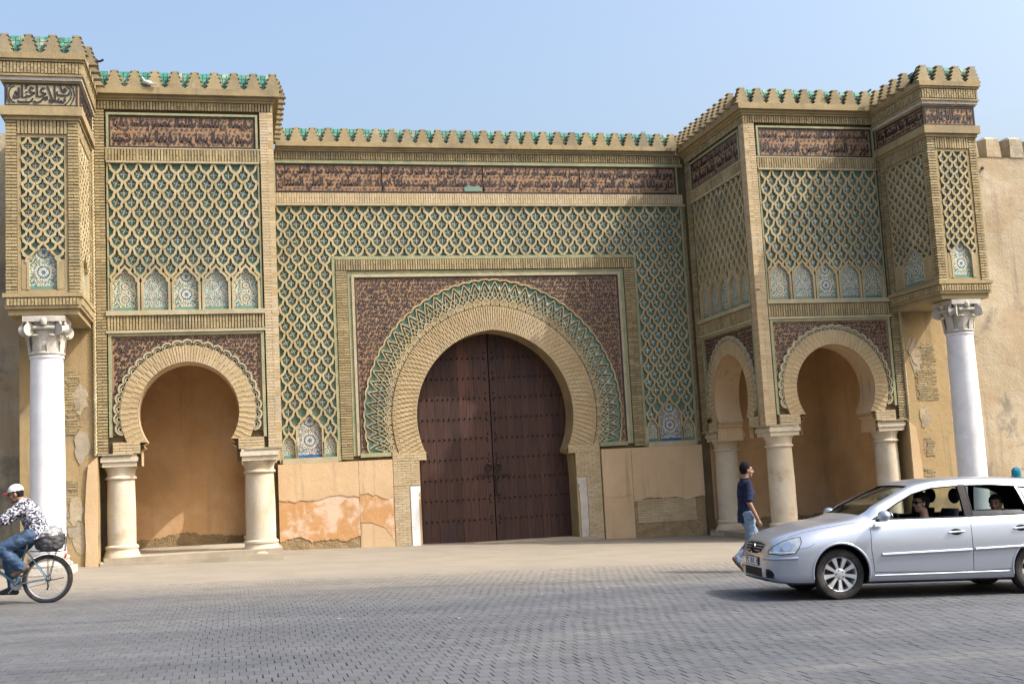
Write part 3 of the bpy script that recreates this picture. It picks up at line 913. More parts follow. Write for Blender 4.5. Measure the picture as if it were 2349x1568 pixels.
# ------------------------------------------------------------------ pavilions
PX0, PX1, PY = 5.82, 9.70, -4.10
fP = rings(.03, 0, 3.36)
AU = 1.985     # arch axis along the face
def arch_cut(cu, r, foot=2.74, imp=2.24):
    _, i_ = ring_poly(fP, cu, r, r, foot, 32)
    w = i_[-1][0] - cu
    return [(cu - w - .13, imp), (cu - w - .13, foot - .17), (cu - w - .05, foot - .12), (cu - w - .10, foot - .06)] + i_ + [(cu + w + .10, foot - .06), (cu + w + .05, foot - .12), (cu + w + .13, foot - .17), (cu + w + .13, imp)]

def pavilion_face(fr, L, own, start, tk=.72):
    c = AU; u1 = L
    cut = arch_cut(c, 1.10)
    b = MB()
    b.poly(fr, [(start, 2.24)] + cut + [(u1, 2.24), (u1, 10.4), (start, 10.4)], -tk, -.12, back=True)
    b.build('face_wall', M['mortar'], own)
    ln = MB()
    for p, q_ in zip(cut[:-1], cut[1:]):
        k = lambda a: (c + (a[0] - c) * .996, a[1] - .004)
        P, Q = k(p), k(q_)
        ln.add([fr.p(*P, -.02), fr.p(*Q, -.02), fr.p(*Q, -tk - .01), fr.p(*P, -tk - .01)], [(0, 1, 2, 3)])
    ln.build('arch_soffit', M['plaster'], own)
    r = MB(); ring_slab(r, fr, fP, c, 1.102, 1.46, 2.74, -.12, -.008, 40)
    for s in (-1, 1): r.box(fr, *sorted((c + s * 1.03, c + s * 1.60)), 2.50, 2.76, -.12, -.031)
    r.build('arch_bed', M['bed_pale'], own)
    voussoirs(fr, own, fP, c, 1.105, 1.46, 2.74, 0, .062)
    for s in (-1, 1): lay(fr, own, *sorted((c + s * 1.04, c + s * 1.59)), 2.51, 2.75, 0, pal=True)
    # scallops
    sc_ = MB(); N = 25
    pp = lambda t, rad: (lambda a: (c + a[0], a[1]))(fP(t, rad, 2.92))
    ring_slab(sc_, fr, fP, c, 1.461, 1.485, 2.92, -.12, -.02, 40)
    for i in range(N):
        t = -1 + 2 * (i + .5) / N; h = 1.0 / N
        for rr, ww, nn in ((1.0, .040, .008), (.50, .026, -.01)):
            sc_.strip(fr, [pp(t + h * rr * math.cos(a), 1.485 + .105 * rr * math.sin(a)) for a in [math.pi * k / 7 for k in range(8)]], ww, -.12, nn)
    sc_.build('scallop_border', M['cream'], own)
    # spandrel
    zt, zb, ua, ub = 5.055, 2.90, .40, 3.575
    sp = MB(); o_, _ = ring_poly(fP, c, 1.46, 1.52, 2.92, 40)
    sp.poly(fr, [(ua, zb), (ua, zt), (ub, zt), (ub, zb)] + list(reversed(o_)), -.12, -.062, sides=False)
    sp.build('spandrel_panel', M['terracotta'], own)
    scrolls(fr, own, (ua + .03, ub - .03, zb + .02, zt - .02), lambda a, d: math.hypot(a - c, d - 3.36) > 1.55, -.062, -.055, .090, .0245, (.031, .037))
    m = MB()
    for s0 in ((ua - .07, ua - .003), (ub + .003, ub + .07)): m.box(fr, *s0, zb - .03, zt + .07, -.12, -.012, 0)
    m.box(fr, ua - .002, ub + .002, zt + .003, zt + .07, -.12, -.013, 0)
    m.box(fr, .30, L - .20, 5.125, 5.18, -.12, .02, 1)
    m.box(fr, .30, L - .20, 5.51, 5.615, -.12, .03, 1)
    m.box(fr, ua - .07, .395, 2.76, 2.87, -.12, -.005, 0); 
    m.box(fr, .33, .368, 5.62, 8.93, -.12, -.03, 0); m.box(fr, 3.602, 3.64, 5.62, 8.93, -.12, -.03, 0)
    m.box(fr, .33, 3.64, 8.932, 8.975, -.12, .01, 1)
    m.box(fr, .30, 3.66, 9.245, 9.275, -.12, .0, 1)
    m.build('moulding', [M['sage'], M['cream']], own)
    cb = MB(); cb.box(fr, .001, .299, 2.52, 10.14, -.12, -.012); cb.build('corner_bed', M['bed_pale'], own)
    lay(fr, own, 0.0, .30, 2.52, 10.14, 0, pal=True)
    lay(fr, own, 3.67, L, 2.52, 10.14, 0)
    lay(fr, own, .31, 3.66, 5.19, 5.50, .0, vert=True)
    lay(fr, own, .31, 3.66, 8.98, 9.24, .0, vert=True)
    lay(fr, own, 0.0, L, 10.15, 10.34, .0, vert=True)
    frieze(fr, own, ua, ub, 9.285, 10.02, -.04, 8.0)
    # lattice with five mosaic arches
    bgm = MB(); bgm.box(fr, .37, 3.60, 5.62, 8.93, -.12, -.10); bgm.build('lattice_ground', M['teal_glaze'], own)
    outs = [arch_out(.37 + .646 * (k + .5), .57, 5.622, 6.24, 6.60) for k in range(5)]
    def mk(u, v):
        if v > 6.7: return True
        if v < 6.24: return False
        return not any(min(a for a, b in o) - .04 < u < max(a for a, b in o) + .04 and inside(o, u, v) for o in outs)
    lattice(fr, own, (.372, 3.598, 5.63, 8.925), .323, .2115, -.10, -.018, .047, .37 + .323, mk)
    for k, o in enumerate(outs): mosaic_panel(fr, own, o, M[('mosaic_a', 'mosaic_b', 'mosaic_c', 'mosaic_b', 'mosaic_a')[k]], -.098, -.016, .05)

def column(pos, r, zb, zt, owner, mats, name='column', label=None):
    """short stone column: plinth, torus base, shaft, ring, flared capital, abacus"""
    c = empty(name, (pos[0], pos[1], 0)); c.parent = owner
    if label: c['label'] = label
    h = .42
    b = MB(); f0 = WF
    b.cube((-r * 1.38, -r * 1.38, zb - .6), (r * 1.38, r * 1.38, zb + .07))
    b.lathe((0, 0, 0), [(0, zb + .07), (r * 1.34, zb + .07), (r * 1.36, zb + .12), (r * 1.22, zb + .20), (r * 1.10, zb + .30), (r * 1.17, zb + .33), (r * 1.17, zb + .37), (r * 1.03, zb + .40), (0, zb + .41)], 28)
    b.build('base', mats[0], c, smooth=35)
    s = MB(); s.lathe((0, 0, 0), [(r * 1.0, zb + .39), (r * 1.0, (zb + zt) / 2), (r * .95, zt - .53)], 32); s.build('shaft', mats[1], c, smooth=35)
    k = MB(); k.lathe((0, 0, 0), [(r * .95, zt - .53), (r * 1.06, zt - .53), (r * 1.09, zt - .51), (r * 1.06, zt - .48), (r * .97, zt - .46), (r * 1.0, zt - .36), (r * 1.14, zt - .28), (r * 1.16, zt - .25)], 28)
    k.cube((-r * 1.18, -r * 1.18, zt - .262), (r * 1.18, r * 1.18, zt - .16))
    k.cube((-r * 1.28, -r * 1.28, zt - .158), (r * 1.28, r * 1.28, zt - .06))
    k.cube((-r * 1.20, -r * 1.20, zt - .058), (r * 1.20, r * 1.20, zt + .01))
    k.build('capital', mats[0], c, smooth=35)
    return c

for s in (-1, 1):
    pav = empty('pavilion'); pav.parent = gate
    pav['label'] = ('left' if s < 0 else 'right') + ' pavilion of the gate with five mosaic arches under a frieze'
    FF = Fr((s * PX0, PY, 0), (s, 0, 0), (0, -1, 0))
    FS = Fr((s * PX0, PY, 0), (0, 1, 0), (-s, 0, 0))
    pavilion_face(FF, PX1 - PX0, pav, .12)
    pavilion_face(FS, 4.0, pav, .723, .42 if s < 0 else .72)
    # room behind the arches
    rm = MB()
    x0, x1 = sorted((s * (PX0 + .2), s * (PX1 - .22)))
    rm.add([(x0, -.06, -.6), (x1, -.06, -.6), (x1, -.06, 5.3), (x0, -.06, 5.3)], [(0, 1, 2, 3)])
    xo = s * (PX1 - .24)
    rm.add([(xo, -.05, -.6), (xo, PY + .73, -.6), (xo, PY + .73, 5.3), (xo, -.05, 5.3)], [(0, 1, 2, 3)])
    rm.add([(x0, -.05, 5.2), (x1, -.05, 5.2), (x1, PY + .6, 5.2), (x0, PY + .6, 5.2)], [(0, 1, 2, 3)])
    rm.build('niche_wall', M['niche'], pav)
    NB = Fr((0, -.06, 0), (1, 0, 0), (0, -1, 0))
    rg = MB(); rg.poly(NB, ragged(x0, x1, -.5, G(s * 7.6) + .46, .07, 0), 0, .012); rg.build('bare_strip', M['rubble'], pav)
    a, b = sorted((s * (PX0 + .05), s * (PX1 - .1)))
    fz = G(s * 7.6) + .21
    f = MB(); f.cube((a, PY - .02, -.8), (b, -.02, fz)); f.build('niche_floor', M['stone_step'], pav)
    f = MB(); f.cube((a - .06, PY - .10, -.8), (b, PY - .03, fz - .11)); f.build('step', M['stone_step'], pav)
    # outer side wall and roof slab
    a, b = sorted((s * (PX1 - .22), s * PX1))
    w = MB(); w.cube((a, PY + .72, -.8), (b, .3, 10.4)); w.build('side_wall', M['pier_plaster'], pav)
    a, b = sorted((s * (PX0 + .3), s * (PX1 - .3)))
    w = MB(); w.cube((a, PY + .4, 10.2), (b, .3, 10.5)); w.build('roof_slab', M['trim'], pav)
    # cornice on three sides
    cn = MB()
    for z0, z1, e in ((10.345, 10.40, .03), (10.40, 10.47, .07), (10.471, 10.62, .155)):
        a, b = sorted((s * (PX0 - e), s * PX1))
        cn.cube((a, PY - e, z0), (b, PY + .3, z1))
        a, b = sorted((s * (PX0 - e), s * (PX0 + .3)))
        cn.cube((a, PY + .3, z0), (b, .05, z1))
    cn.build('cornice', M['trim'], pav)
    crenels(FF, pav, -.02, PX1 - PX0 - .02, 10.62, .125)
    crenels(FS, pav, .32, 4.0, 10.62, .125)
    # columns
    cz = G(s * 6.3) - .08
    column((s * 6.32, PY + .40), .325, cz + .12, 2.50, pav, (M['sandstone'], M['sandstone']))
    column((s * 9.27, PY + .40), .30, G(s * 9.2) + .02, 2.50, pav, (M['sandstone'], M['sandstone']))
    column((s * 6.30, -.50), .325, cz + .12, 2.50, pav, (M['sandstone'], M['sandstone']))
    # impost blocks over the columns
    for cx, cy in ((6.22, PY + .36), (9.34, PY + .36), (6.22, -.42)):
        im = MB()
        hw = .40 if cx < 9 else .36
        a, b = sorted((s * (cx - hw), s * (cx + hw)))
        im.cube((a, cy - .385, 2.49), (b, cy + .42, 2.515))
        im.build('impost', M['cream'], pav)

# ------------------------------------------------------------------ corner towers on marble columns
def stroke_panel(fr, own, L, v0, v1, n):
    b = MB(); b.box(fr, 0, L, v0, v1, n - .03, n); b.build('frieze_panel', M['cream'], own)
    T = MB()
    def S(P, w=46): 
        Q = [((x - 130) / 1980 * L, v1 - (y - 40 - (x - 130) * .022) / 440 * (v1 - v0)) for x, y in P]
        T.strip(fr, Q, w / 1980 * L, n, n + .016)
    for P in ([(1640, 90), (1655, 160), (1690, 215), (1760, 235), (1800, 200), (1760, 160), (1715, 190)], [(1880, 225), (1875, 270), (1800, 300), (1650, 298), (1560, 280), (1540, 240), (1565, 215)],
              [(1480, 90), (1485, 250), (1495, 380), (1530, 435)], [(1605, 350), (1575, 380), (1585, 430), (1640, 435), (1655, 390)], [(1650, 425), (1700, 445), (1765, 400), (1750, 345)],
              [(1280, 110), (1330, 190), (1390, 320), (1425, 405)], [(1340, 370), (1350, 420), (1400, 435), (1450, 400), (1475, 425)],
              [(1215, 160), (1150, 145), (1105, 180), (1130, 235), (1245, 255)], [(1245, 255), (1190, 290), (1100, 312), (1010, 312), (1000, 80)],
              [(1190, 330), (1120, 400), (1020, 435), (930, 428), (925, 395)], [(915, 155), (840, 130), (795, 170), (830, 225), (935, 238)],
              [(935, 238), (860, 285), (780, 312), (720, 292), (690, 325), (600, 328), (595, 60)], [(885, 345), (860, 400), (800, 425), (500, 418), (485, 390)],
              [(510, 130), (505, 330), (370, 328), (375, 285)], [(700, 85), (715, 150)]): S(P)
    for P in ([(1580, 105), (1590, 112)], [(700, 370), (718, 372)], [(690, 220), (750, 222)], [(690, 95), (790, 80)]): S(P, 34)
    for P, w in (([(460, 285), (405, 245), (425, 200), (460, 225), (450, 275)], 30), ([(1235, 320), (1210, 345), (1235, 380), (1285, 365), (1280, 325), (1235, 320)], 34),
                 ([(400, 95), (300, 120), (245, 210), (255, 320), (330, 410), (420, 430)], 26), ([(330, 60), (215, 110), (190, 220), (200, 330), (270, 440)], 24), ([(170, 80), (160, 250), (165, 430)], 24),
                 ([(1800, 110), (1900, 160), (1950, 250), (1920, 360), (1820, 450), (1740, 490)], 26), ([(1850, 80), (1990, 150), (2030, 280), (1990, 400), (1900, 500)], 24), ([(2080, 90), (2085, 300), (2080, 500)], 24)): S(P, w)
    e = .02
    for a in ((0, L, v0, v0 + e), (0, L, v1 - e, v1), (0, e, v0 + e, v1 - e), (L - e, L, v0 + e, v1 - e)): T.box(fr, *a, n, n + .014)
    T.build('inscription', M['black_glaze'], own)

def text_panel(fr, own, L, v0, v1, n, ch):
    b = MB(); b.box(fr, 0, L, v0, v1, n - .03, n); b.build('frieze_panel', M['terracotta'], own)
    t = MB(); e = .03
    for a in ((0, L, v0, v0 + e), (0, L, v1 - e, v1), (0, e, v0 + e, v1 - e), (L - e, L, v0 + e, v1 - e)): t.box(fr, *a, n, n + .016)
    inscribe(t, fr, text_line(ch), .06, L - .06, v0 + .05, v1 - .05, n, n + .014, .03)
    t.build('inscription', M['black_glaze'], own)
    scrolls(fr, own, (e, L - e, v0 + e, v1 - e), lambda a, c: True, n, n + .010, .10, .016, (.02, .04))

def tower_face(fr, L, own, px, arch_w):
    b0 = .21
    lay(fr, own, 0, b0, 5.67, 9.18, 0); lay(fr, own, L - b0, L, 5.67, 9.18, 0)
    lay(fr, own, b0 + .005, L - b0 - .005, 8.90, 9.18, 0, vert=True)
    u0, u1 = b0 + .075, L - b0 - .075
    g = MB()
    g.box(fr, b0 + .005, u0 - .004, 5.67, 8.895, -.10, -.025); g.box(fr, u1 + .004, L - b0 - .005, 5.67, 8.895, -.10, -.025)
    g.box(fr, u0 - .003, u1 + .003, 8.83, 8.895, -.10, -.026); g.box(fr, u0 - .003, u1 + .003, 5.67, 5.74, -.10, -.026)
    g.build('panel_frame', M['trim'], own)
    bgm = MB(); bgm.box(fr, u0, u1, 5.74, 8.83, -.10, -.088); bgm.build('lattice_ground', M['teal_glaze'], own)
    c = (u0 + u1) / 2
    o = arch_out(c, arch_w, 5.745, 6.32, 6.68)
    mk = lambda u, v: v > 6.30 and not inside(o, u, v)
    k = max(2, round((u1 - u0) / px))
    lattice(fr, own, (u0 + .003, u1 - .003, 6.30, 8.825), (u1 - u0) / k, .135, -.088, -.008, .042, u0 + (u1 - u0) / k * .5, mk)
    for ca, cb_ in ((u0 + .003, c - arch_w / 2 - .02), (c + arch_w / 2 + .02, u1 - .003)):
        sd = MB(); sd.box(fr, ca, cb_, 5.745, 6.34, -.088, -.02); sd.build('panel_cheek', M['trim'], own)
    mosaic_panel(fr, own, o, M['mosaic_c'], -.086, -.012, .04)

def marble_column(pos, own, z0, r=.325):
    c = empty('marble_column', (pos[0], pos[1], 0)); c.parent = own
    b = MB()
    b.cube((-r * 1.5, -r * 1.5, z0 - .5), (r * 1.5, r * 1.5, z0 + .07))
    b.lathe((0, 0, 0), [(0, z0 + .07), (r * 1.36, z0 + .07), (r * 1.42, z0 + .11), (r * 1.36, z0 + .15), (r * 1.20, z0 + .17), (r * 1.18, z0 + .21), (r * 1.24, z0 + .24), (r * 1.20, z0 + .27), (r * 1.06, z0 + .29)], 32)
    b.build('base', M['capital'], c, smooth=35)
    s = MB(); H = 4.45
    s.lathe((0, 0, 0), [(r * 1.06, z0 + .28), (r * 1.03, z0 + .6), (r * 1.02, 2.2), (r * .985, 3.4), (r * .95, H - .10), (r * .95, H - .06), (r * 1.0, H - .05), (r * 1.02, H - .02), (r * 1.0, H), (r * .95, H + .01)], 40)
    s.build('shaft', M['marble'], c, smooth=30)
    k = MB()
    k.lathe((0, 0, 0), [(r * .93, H + .01), (r * .97, H + .06), (r * .95, H + .28), (r * 1.02, H + .42), (r * 1.12, H + .55), (r * 1.15, H + .66)], 32)
    k.lathe((0, 0, 0), [(r * .95, H + .012), (r * 1.06, H + .02), (r * 1.08, H + .05), (r * .98, H + .075)], 32)
    for i in range(8):                      # acanthus leaves curling out
        a = 2 * math.pi * (i + .5) / 8
        d = Vector((math.cos(a), math.sin(a), 0)); t = Vector((-d.y, d.x, 0))
        row = []
        for z, rr, w in ((.04, .99, .10), (.18, 1.04, .12), (.32, 1.10, .11), (.40, 1.24, .09), (.38, 1.36, .05)):
            p = d * r * rr + Vector((0, 0, H + z)); row.append((p - t * w * r * 2.4, p + d * .03, p + t * w * r * 2.4))
        vs = [q for rw in row for q in rw]
        k.add(vs, [(3 * j + e, 3 * j + e + 1, 3 * j + 4 + e, 3 * j + 3 + e) for j in range(4) for e in (0, 1)])
    for i in range(4):                      # volutes at the corners
        a = math.pi / 4 + math.pi / 2 * i
        d = Vector((math.cos(a), math.sin(a), 0)); t = Vector((-d.y, d.x, 0))
        cpos = d * r * 1.42 + Vector((0, 0, H + .50))
        for sgn in (-1, 1):
            L = []
            for j in range(15):
                th = j * .62; rr = .135 * (1 - j / 17)
                L.append(cpos + t * .055 * sgn + d * rr * math.cos(th + 1.2) + Vector((0, 0, rr * math.sin(th + 1.2))))
            k.tube(L, [.036 * (1 - j / 22) for j in range(15)], 6)
        k.lathe(cpos - t * .085, [(0, 0), (.125, 0), (.09, .04), (.075, .085), (.09, .13), (.125, .17), (0, .17)], 16, axis=tuple(t))
    for i in range(4):
        a = math.pi / 2 * i
        d = Vector((math.cos(a), math.sin(a), 0))
        k.lathe(d * r * 1.22 + Vector((0, 0, H + .66)), [(0, -.09), (.055, -.07), (.075, 0), (.05, .06), (0, .09)], 10)
        t = Vector((-d.y, d.x, 0))
        k.tube([d * r * 1.17 + Vector((0, 0, H + .535)) + t * u * .1 for u in (-2, -1, 0, 1, 2)], .032, 6)
    ab = []
    for i in range(24):                     # abacus with hollow sides
        a = 2 * math.pi * i / 24
        m4 = abs(((a - math.pi / 4) % (math.pi / 2)) / (math.pi / 4) - 1)   # 1 at the corners
        rr = r * (1.30 + .42 * m4 ** 2.5)
        ab.append((rr * math.cos(a), rr * math.sin(a)))
    HF = Fr((0, 0, 0), (1, 0, 0), (0, 0, 1)); HF.V = Vector((0, 1, 0))
    k.poly(HF, ab, H + .655, H + .77, back=True)
    k.build('capital', M['capital'], c, smooth=45)
    return c

for s in (-1, 1):
    X0, X1 = (9.77, 11.15) if s < 0 else (9.52, 10.87)
    TY = -6.30
    tw = empty('corner_tower'); tw.parent = gate
    tw['label'] = ('left' if s < 0 else 'right') + ' corner tower of the gate, carried on a white marble column'
    a, b = sorted((s * X0, s * X1))
    bd = MB(); bd.cube((a + .10, TY + .10, 5.55), (b - .10, PY + .5, 10.45)); bd.build('tower_core', M['mortar'], tw)
    FF = Fr((s * X0, TY, 0), (s, 0, 0), (0, -1, 0)); FS = Fr((s * X0, TY, 0), (0, 1, 0), (-s, 0, 0)); FO = Fr((s * X1, TY, 0), (0, 1, 0), (s, 0, 0))
    tower_face(FF, X1 - X0, tw, .275, .56)
    tower_face(FS, 2.15, tw, .29, .9)
    lay(FO, tw, 0, 2.15, 5.67, 9.18, 0)
    for z0, z1, e, mi in ((9.18, 9.26, .03, 0), (9.26, 9.45, .085, 0), (9.45, 9.94, .012, 0), (9.94, 9.98, .05, 0), (9.98, 10.06, .085, 1), (10.06, 10.10, .12, 0), (10.10, 10.36, .09, 0), (10.36, 10.41, .13, 0), (10.41, 10.53, .16, 0),
                          (5.585, 5.665, .055, 0), (5.36, 5.584, .015, 0), (5.24, 5.36, -.04, 0)):
        en = MB(); en.cube((a - e, TY - e, z0), (b + e, PY + .0, z1 - .001)); en.build('entablature_course', M['capital'] if mi else M['trim'], tw)
    # the moulded brick band and the dentils
    FF2 = Fr((s * (X0 - .09), TY - .09, 0), (s, 0, 0), (0, -1, 0)); FS2 = Fr((s * (X0 - .09), TY - .09, 0), (0, 1, 0), (-s, 0, 0))
    lay(FF2, tw, 0, X1 - X0 + .18, 10.12, 10.34, .03, vert=True, L=.12); lay(FS2, tw, 0, 2.2, 10.12, 10.34, .03, vert=True, L=.12)
    FF3 = Fr((s * (X0 - .015), TY - .015, 0), (s, 0, 0), (0, -1, 0)); FS3 = Fr((s * (X0 - .015), TY - .015, 0), (0, 1, 0), (-s, 0, 0))
    lay(FF3, tw, .02, X1 - X0, 5.42, 5.56, .03, vert=True, L=.14); lay(FS3, tw, .02, 2.1, 5.42, 5.56, .03, vert=True, L=.14)
    FI = Fr((a, TY - .012, 0), (1, 0, 0), (0, -1, 0))
    if s < 0: stroke_panel(FI, tw, b - a, 9.47, 9.92, .012)
    else: text_panel(FI, tw, b - a, 9.47, 9.92, .012, 9)
    FSI = Fr((s * (X0 - .012), TY + .02, 0), (0, 1, 0), (-s, 0, 0))
    text_panel(FSI, tw, 2.1, 9.47, 9.92, .012, 14)
    crenels(FF, tw, .0, X1 - X0, 10.53, .13, pitch=.46)
    crenels(FS, tw, .46, 2.15, 10.53, .13, pitch=.46)
    crenels(FO, tw, .46, 2.15, 10.53, .13, pitch=.46)
    mc = marble_column((s * (X0 + X1) / 2, TY + .42), tw, G(s * 10.3) + .06)
    # pier behind the column
    pa, pb = sorted((s * PX1, s * (X1 + .12)))
    pr = MB(); pr.cube((pa, PY + .02, -.8), (pb, .5, 10.45)); pr.build('pier', M['pier_plaster'], tw)
    FPi = Fr((s * PX1, PY + .02, 0), (s, 0, 0), (0, -1, 0))
    lay(FPi, tw, .10, .42, 5.2, 10.1, .034)
    # bare brick where the plaster has fallen from the pier
    for (ua, ub, za, zb) in ((.34, .92, 2.95, 4.35), (.42, .70, 1.55, 2.0), (.36, .66, .95, 1.25)):
        ex = MB(); ex.poly(FPi, ragged(ua, ub, za, zb, .09, .09), 0, .004); ex.build('bare_patch', M['rubble'], tw)
        z = za + .04
        while z < zb:
            u = ua + rnd.uniform(.0, .10)
            while u < ub - .08:
                L_ = rnd.uniform(.16, .26)
                if rnd.random() < .88: BR.put(mat_frame(FPi, min(u + L_ / 2, ub - .05), z, .0, rnd.gauss(0, .025), L_ - .01, .042, .016 * rnd.uniform(.5, 1.3)), tw)
                u += L_
            z += .058
    for k in range(5):
        pl = MB(); zc, uc = rnd.uniform(.6, 4.6), rnd.uniform(.25, .8)
        pl.poly(FPi, [(uc + .16 * math.cos(t_) * rnd.uniform(.6, 1.3), zc + .32 * math.sin(t_) * rnd.uniform(.6, 1.3)) for t_ in [2 * math.pi * i / 14 for i in range(14)]], 0, .007 + .003 * k); pl.build('cement_patch', M['stone_step'] if k % 2 else M['rampart'], tw)
    pl = MB(); pl.poly(FPi, [(.02, -.5), (.30, -.5), (.26, .6), (.28, 1.2), (.24, 1.9), (.20, 2.3), (.02, 2.45)], 0, .06); pl.build('plaster_coat', M['plaster'], tw)
    # twisted rope moulding at the corner
    rp = MB()
    for ph in (0, math.pi):
        rp.tube([(s * (PX1 + .045) + .022 * math.cos(z * 38 + ph), PY - .02 + .022 * math.sin(z * 38 + ph), z) for z in np.arange(2.5, 10.1, .03)], .022, 5)
    rp.build('rope_moulding', M['rib'], tw, smooth=60)
gh = lambda p: (p.x < -5.9 and p.x > -6.0) or p.y > .5
BR.finish(150); BP.finish(150); TL.finish(300); RT.finish(300)

# ------------------------------------------------------------------ ramparts
def rampart(s, x0, x1, y, ztop, label, mer):
    w = empty('rampart_wall', (s * x0, y, 0))
    tag(w, label, 'wall', kind='thing')
    b = MB()
    a, c = sorted((0, s * (x1 - x0)))
    nx, nz = int((c - a) / .35), 26
    vs = []
    for j in range(nz + 1):
        z = -3 + (ztop - mer + 3) * j / nz
        for i in range(nx + 1):
            u = a + (c - a) * i / nx
            vs.append((u, .05 * math.sin(u * 1.3 + z * .7) * math.sin(z * .9 + u * .4) + rnd.uniform(-.012, .012) + .12 * (1 - j / nz) * -1, z))
    fs = [(j * (nx + 1) + i, j * (nx + 1) + i + 1, (j + 1) * (nx + 1) + i + 1, (j + 1) * (nx + 1) + i) for j in range(nz) for i in range(nx)]
    b.add(vs, fs)
    k = len(b.v); t = (ztop - mer)
    b.add([(a, 0, t), (c, 0, t), (c, 1.2, t), (a, 1.2, t)], [(0, 1, 2, 3)])
    b.build('wall_face', M['rampart'], w, smooth=60)
    p = .74; W = .46
    me = MB(); jj = .02
    me.hexa([(-W / 2, 0, 0), (W / 2, 0, 0), (W / 2, .62, 0), (-W / 2, .62, 0), (-W / 2 + .02, .02, mer - .08), (W / 2 - .03, .03, mer - .06), (W / 2 - .03, .6, mer - .03), (-W / 2 + .03, .6, mer)])
    me.hexa([(-W / 2 + .02, .02, mer - .08), (W / 2 - .03, .03, mer - .06), (W / 2 - .03, .6, mer - .03), (-W / 2 + .03, .6, mer), (-.12, .22, mer + .03), (.12, .22, mer + .03), (.12, .4, mer + .04), (-.12, .4, mer + .04)], back=False)
    mm = me.mesh('merlon', M['rampart'])
    for i in range(int((x1 - x0) / p)):
        u = s * (.30 + i * p)
        o = link('merlon', mm, w, (u, rnd.uniform(-.02, .02), t - .02)); o.rotation_euler = (0, 0, rnd.gauss(0, .02)); o.scale = (rnd.uniform(.95, 1.05), 1, rnd.uniform(.95, 1.06))
    for i in range(5):
        pl = MB(); pl.lathe((s * (.9 + i * 1.9), -.02, t - rnd.choice((.35, 2.6, 4.8))), [(.05, 0), (.05, .03), (.0, .035)], 10, axis=(0, -1, 0)); pl.build('hole_shade_disc', M['iron'], w)  # raised dark discs stand in for the shade inside wall holes
    return w
rampart(1, 11.0, 40, -2.4, 10.46, 'weathered rampart wall with blunt merlons, right of the gate', .62)
rampart(-1, 11.25, 40, -2.4, 10.68, 'strip of old rampart wall left of the gate, behind the marble column', .62)

# kerb highlights along the foot of the gate, painted as flat pale dashes
M['kerb_glint_litter'] = surf('kerb_glint_litter', (.46, .45, .42), (.36, .35, .32), 6, bscale=50, dirt=(.26, .23, .18), dscale=8, dlo=.42, dhi=.6, damt=.9)
rmk = tag(empty('kerb_highlight'), kind='structure')
x_ = -6.0
while x_ < 6.5:
    L_ = rnd.uniform(.5, 1.1)
    if rnd.random() < .8:
        d_ = MB(); yb = -1.75 - .03 * x_
        P_ = [(x_, yb), (x_ + L_, yb - .02), (x_ + L_ + .03, yb + .06), (x_ + .02, yb + .07)]
        d_.add([(a, b, G(a) + .006) for a, b in P_], [(0, 1, 2, 3)]); d_.build('highlight_dash', M['kerb_glint_litter'], rmk)
    x_ += L_ + rnd.uniform(.25, .8)

# scraps of paper and grit lying on the square
q = MB()
for k in range(46):
    x_, y_ = rnd.uniform(-9.5, 3.5), rnd.uniform(-19, -4)
    r_ = rnd.uniform(.008, .022) * (1.6 if k % 9 == 0 else 1)
    a_ = rnd.uniform(0, 3)
    P_ = [(x_ + r_ * math.cos(a_ + t) * (1.5 if i % 2 else 1), y_ + r_ * math.sin(a_ + t), G(x_) + .010 + .006 * (i % 2)) for i, t in enumerate((0, 1.5, 3.0, 4.6))]
    q.add(P_, [(0, 1, 2, 3)])
tag(q.build('litter', M['kerb_glint_litter']), 'small pale scraps of litter scattered over the road', 'litter', kind='stuff')
SC2 = bpy.data.scenes.new('workshop')     # modifiers are evaluated here, away from the big scene
# ------------------------------------------------------------------ people
M['skin'] = flat('skin', (.235, .125, .08), .55, var=.12, vs=14)
M['skin_pale'] = flat('skin_pale', (.32, .185, .125), .55, var=.1, vs=14)
M['hair'] = flat('hair', (.010, .008, .008), .8, spec=.12, var=.4, vs=60)
M['red_hair'] = flat('red_hair', (.05, .02, .012), .8, spec=.12, var=.4, vs=60)
M['navy'] = flat('navy', (.014, .019, .042), .9, spec=.15, var=.35, vs=9)
M['dark_cloth'] = flat('dark_cloth', (.012, .012, .015), .9, var=.3, vs=9)
M['denim'] = surf('denim', (.12, .17, .25), (.22, .28, .36), 6, ws=False, bscale=120, bump=.2, dirt=(.10, .14, .22), dscale=3, damt=.6)
M['denim_dark'] = surf('denim_dark', (.030, .060, .115), (.07, .115, .19), 7, ws=False, bscale=120, bump=.2, dirt=(.018, .03, .06), dscale=3.5, damt=.7)
M['leather'] = flat('leather', (.10, .055, .03), .6, var=.35, vs=20)
M['black_leather'] = flat('black_leather', (.015, .013, .014), .5, var=.3, vs=20)
M['cap_white'] = flat('cap_white', (.62, .60, .64), .8, var=.06, vs=12)
M['cap_red'] = flat('cap_red', (.50, .045, .05), .7, var=.1)
M['teal_scarf'] = flat('teal_scarf', (.012, .115, .18), .85, spec=.15, var=.3, vs=10)
M['robe'] = flat('robe', (.10, .07, .06), .85, var=.2)
M['eye'] = flat('eye', (.01, .008, .008), .3)

def print_mat():
    m, nt, b = new_mat('printed_cotton')
    v = coord(nt, False)
    f = noise(nt, scaled(nt, v, (1, 1, 1.9)), 27, 2, .5, .8)
    col = mixc(nt, f.step(.515, .555), (.012, .012, .030), (.56, .56, .62))
    nt.links.new(col, b.inputs['Base Color']); b.inputs['Roughness'].default_value = .85
    return m
M['printed'] = print_mat()

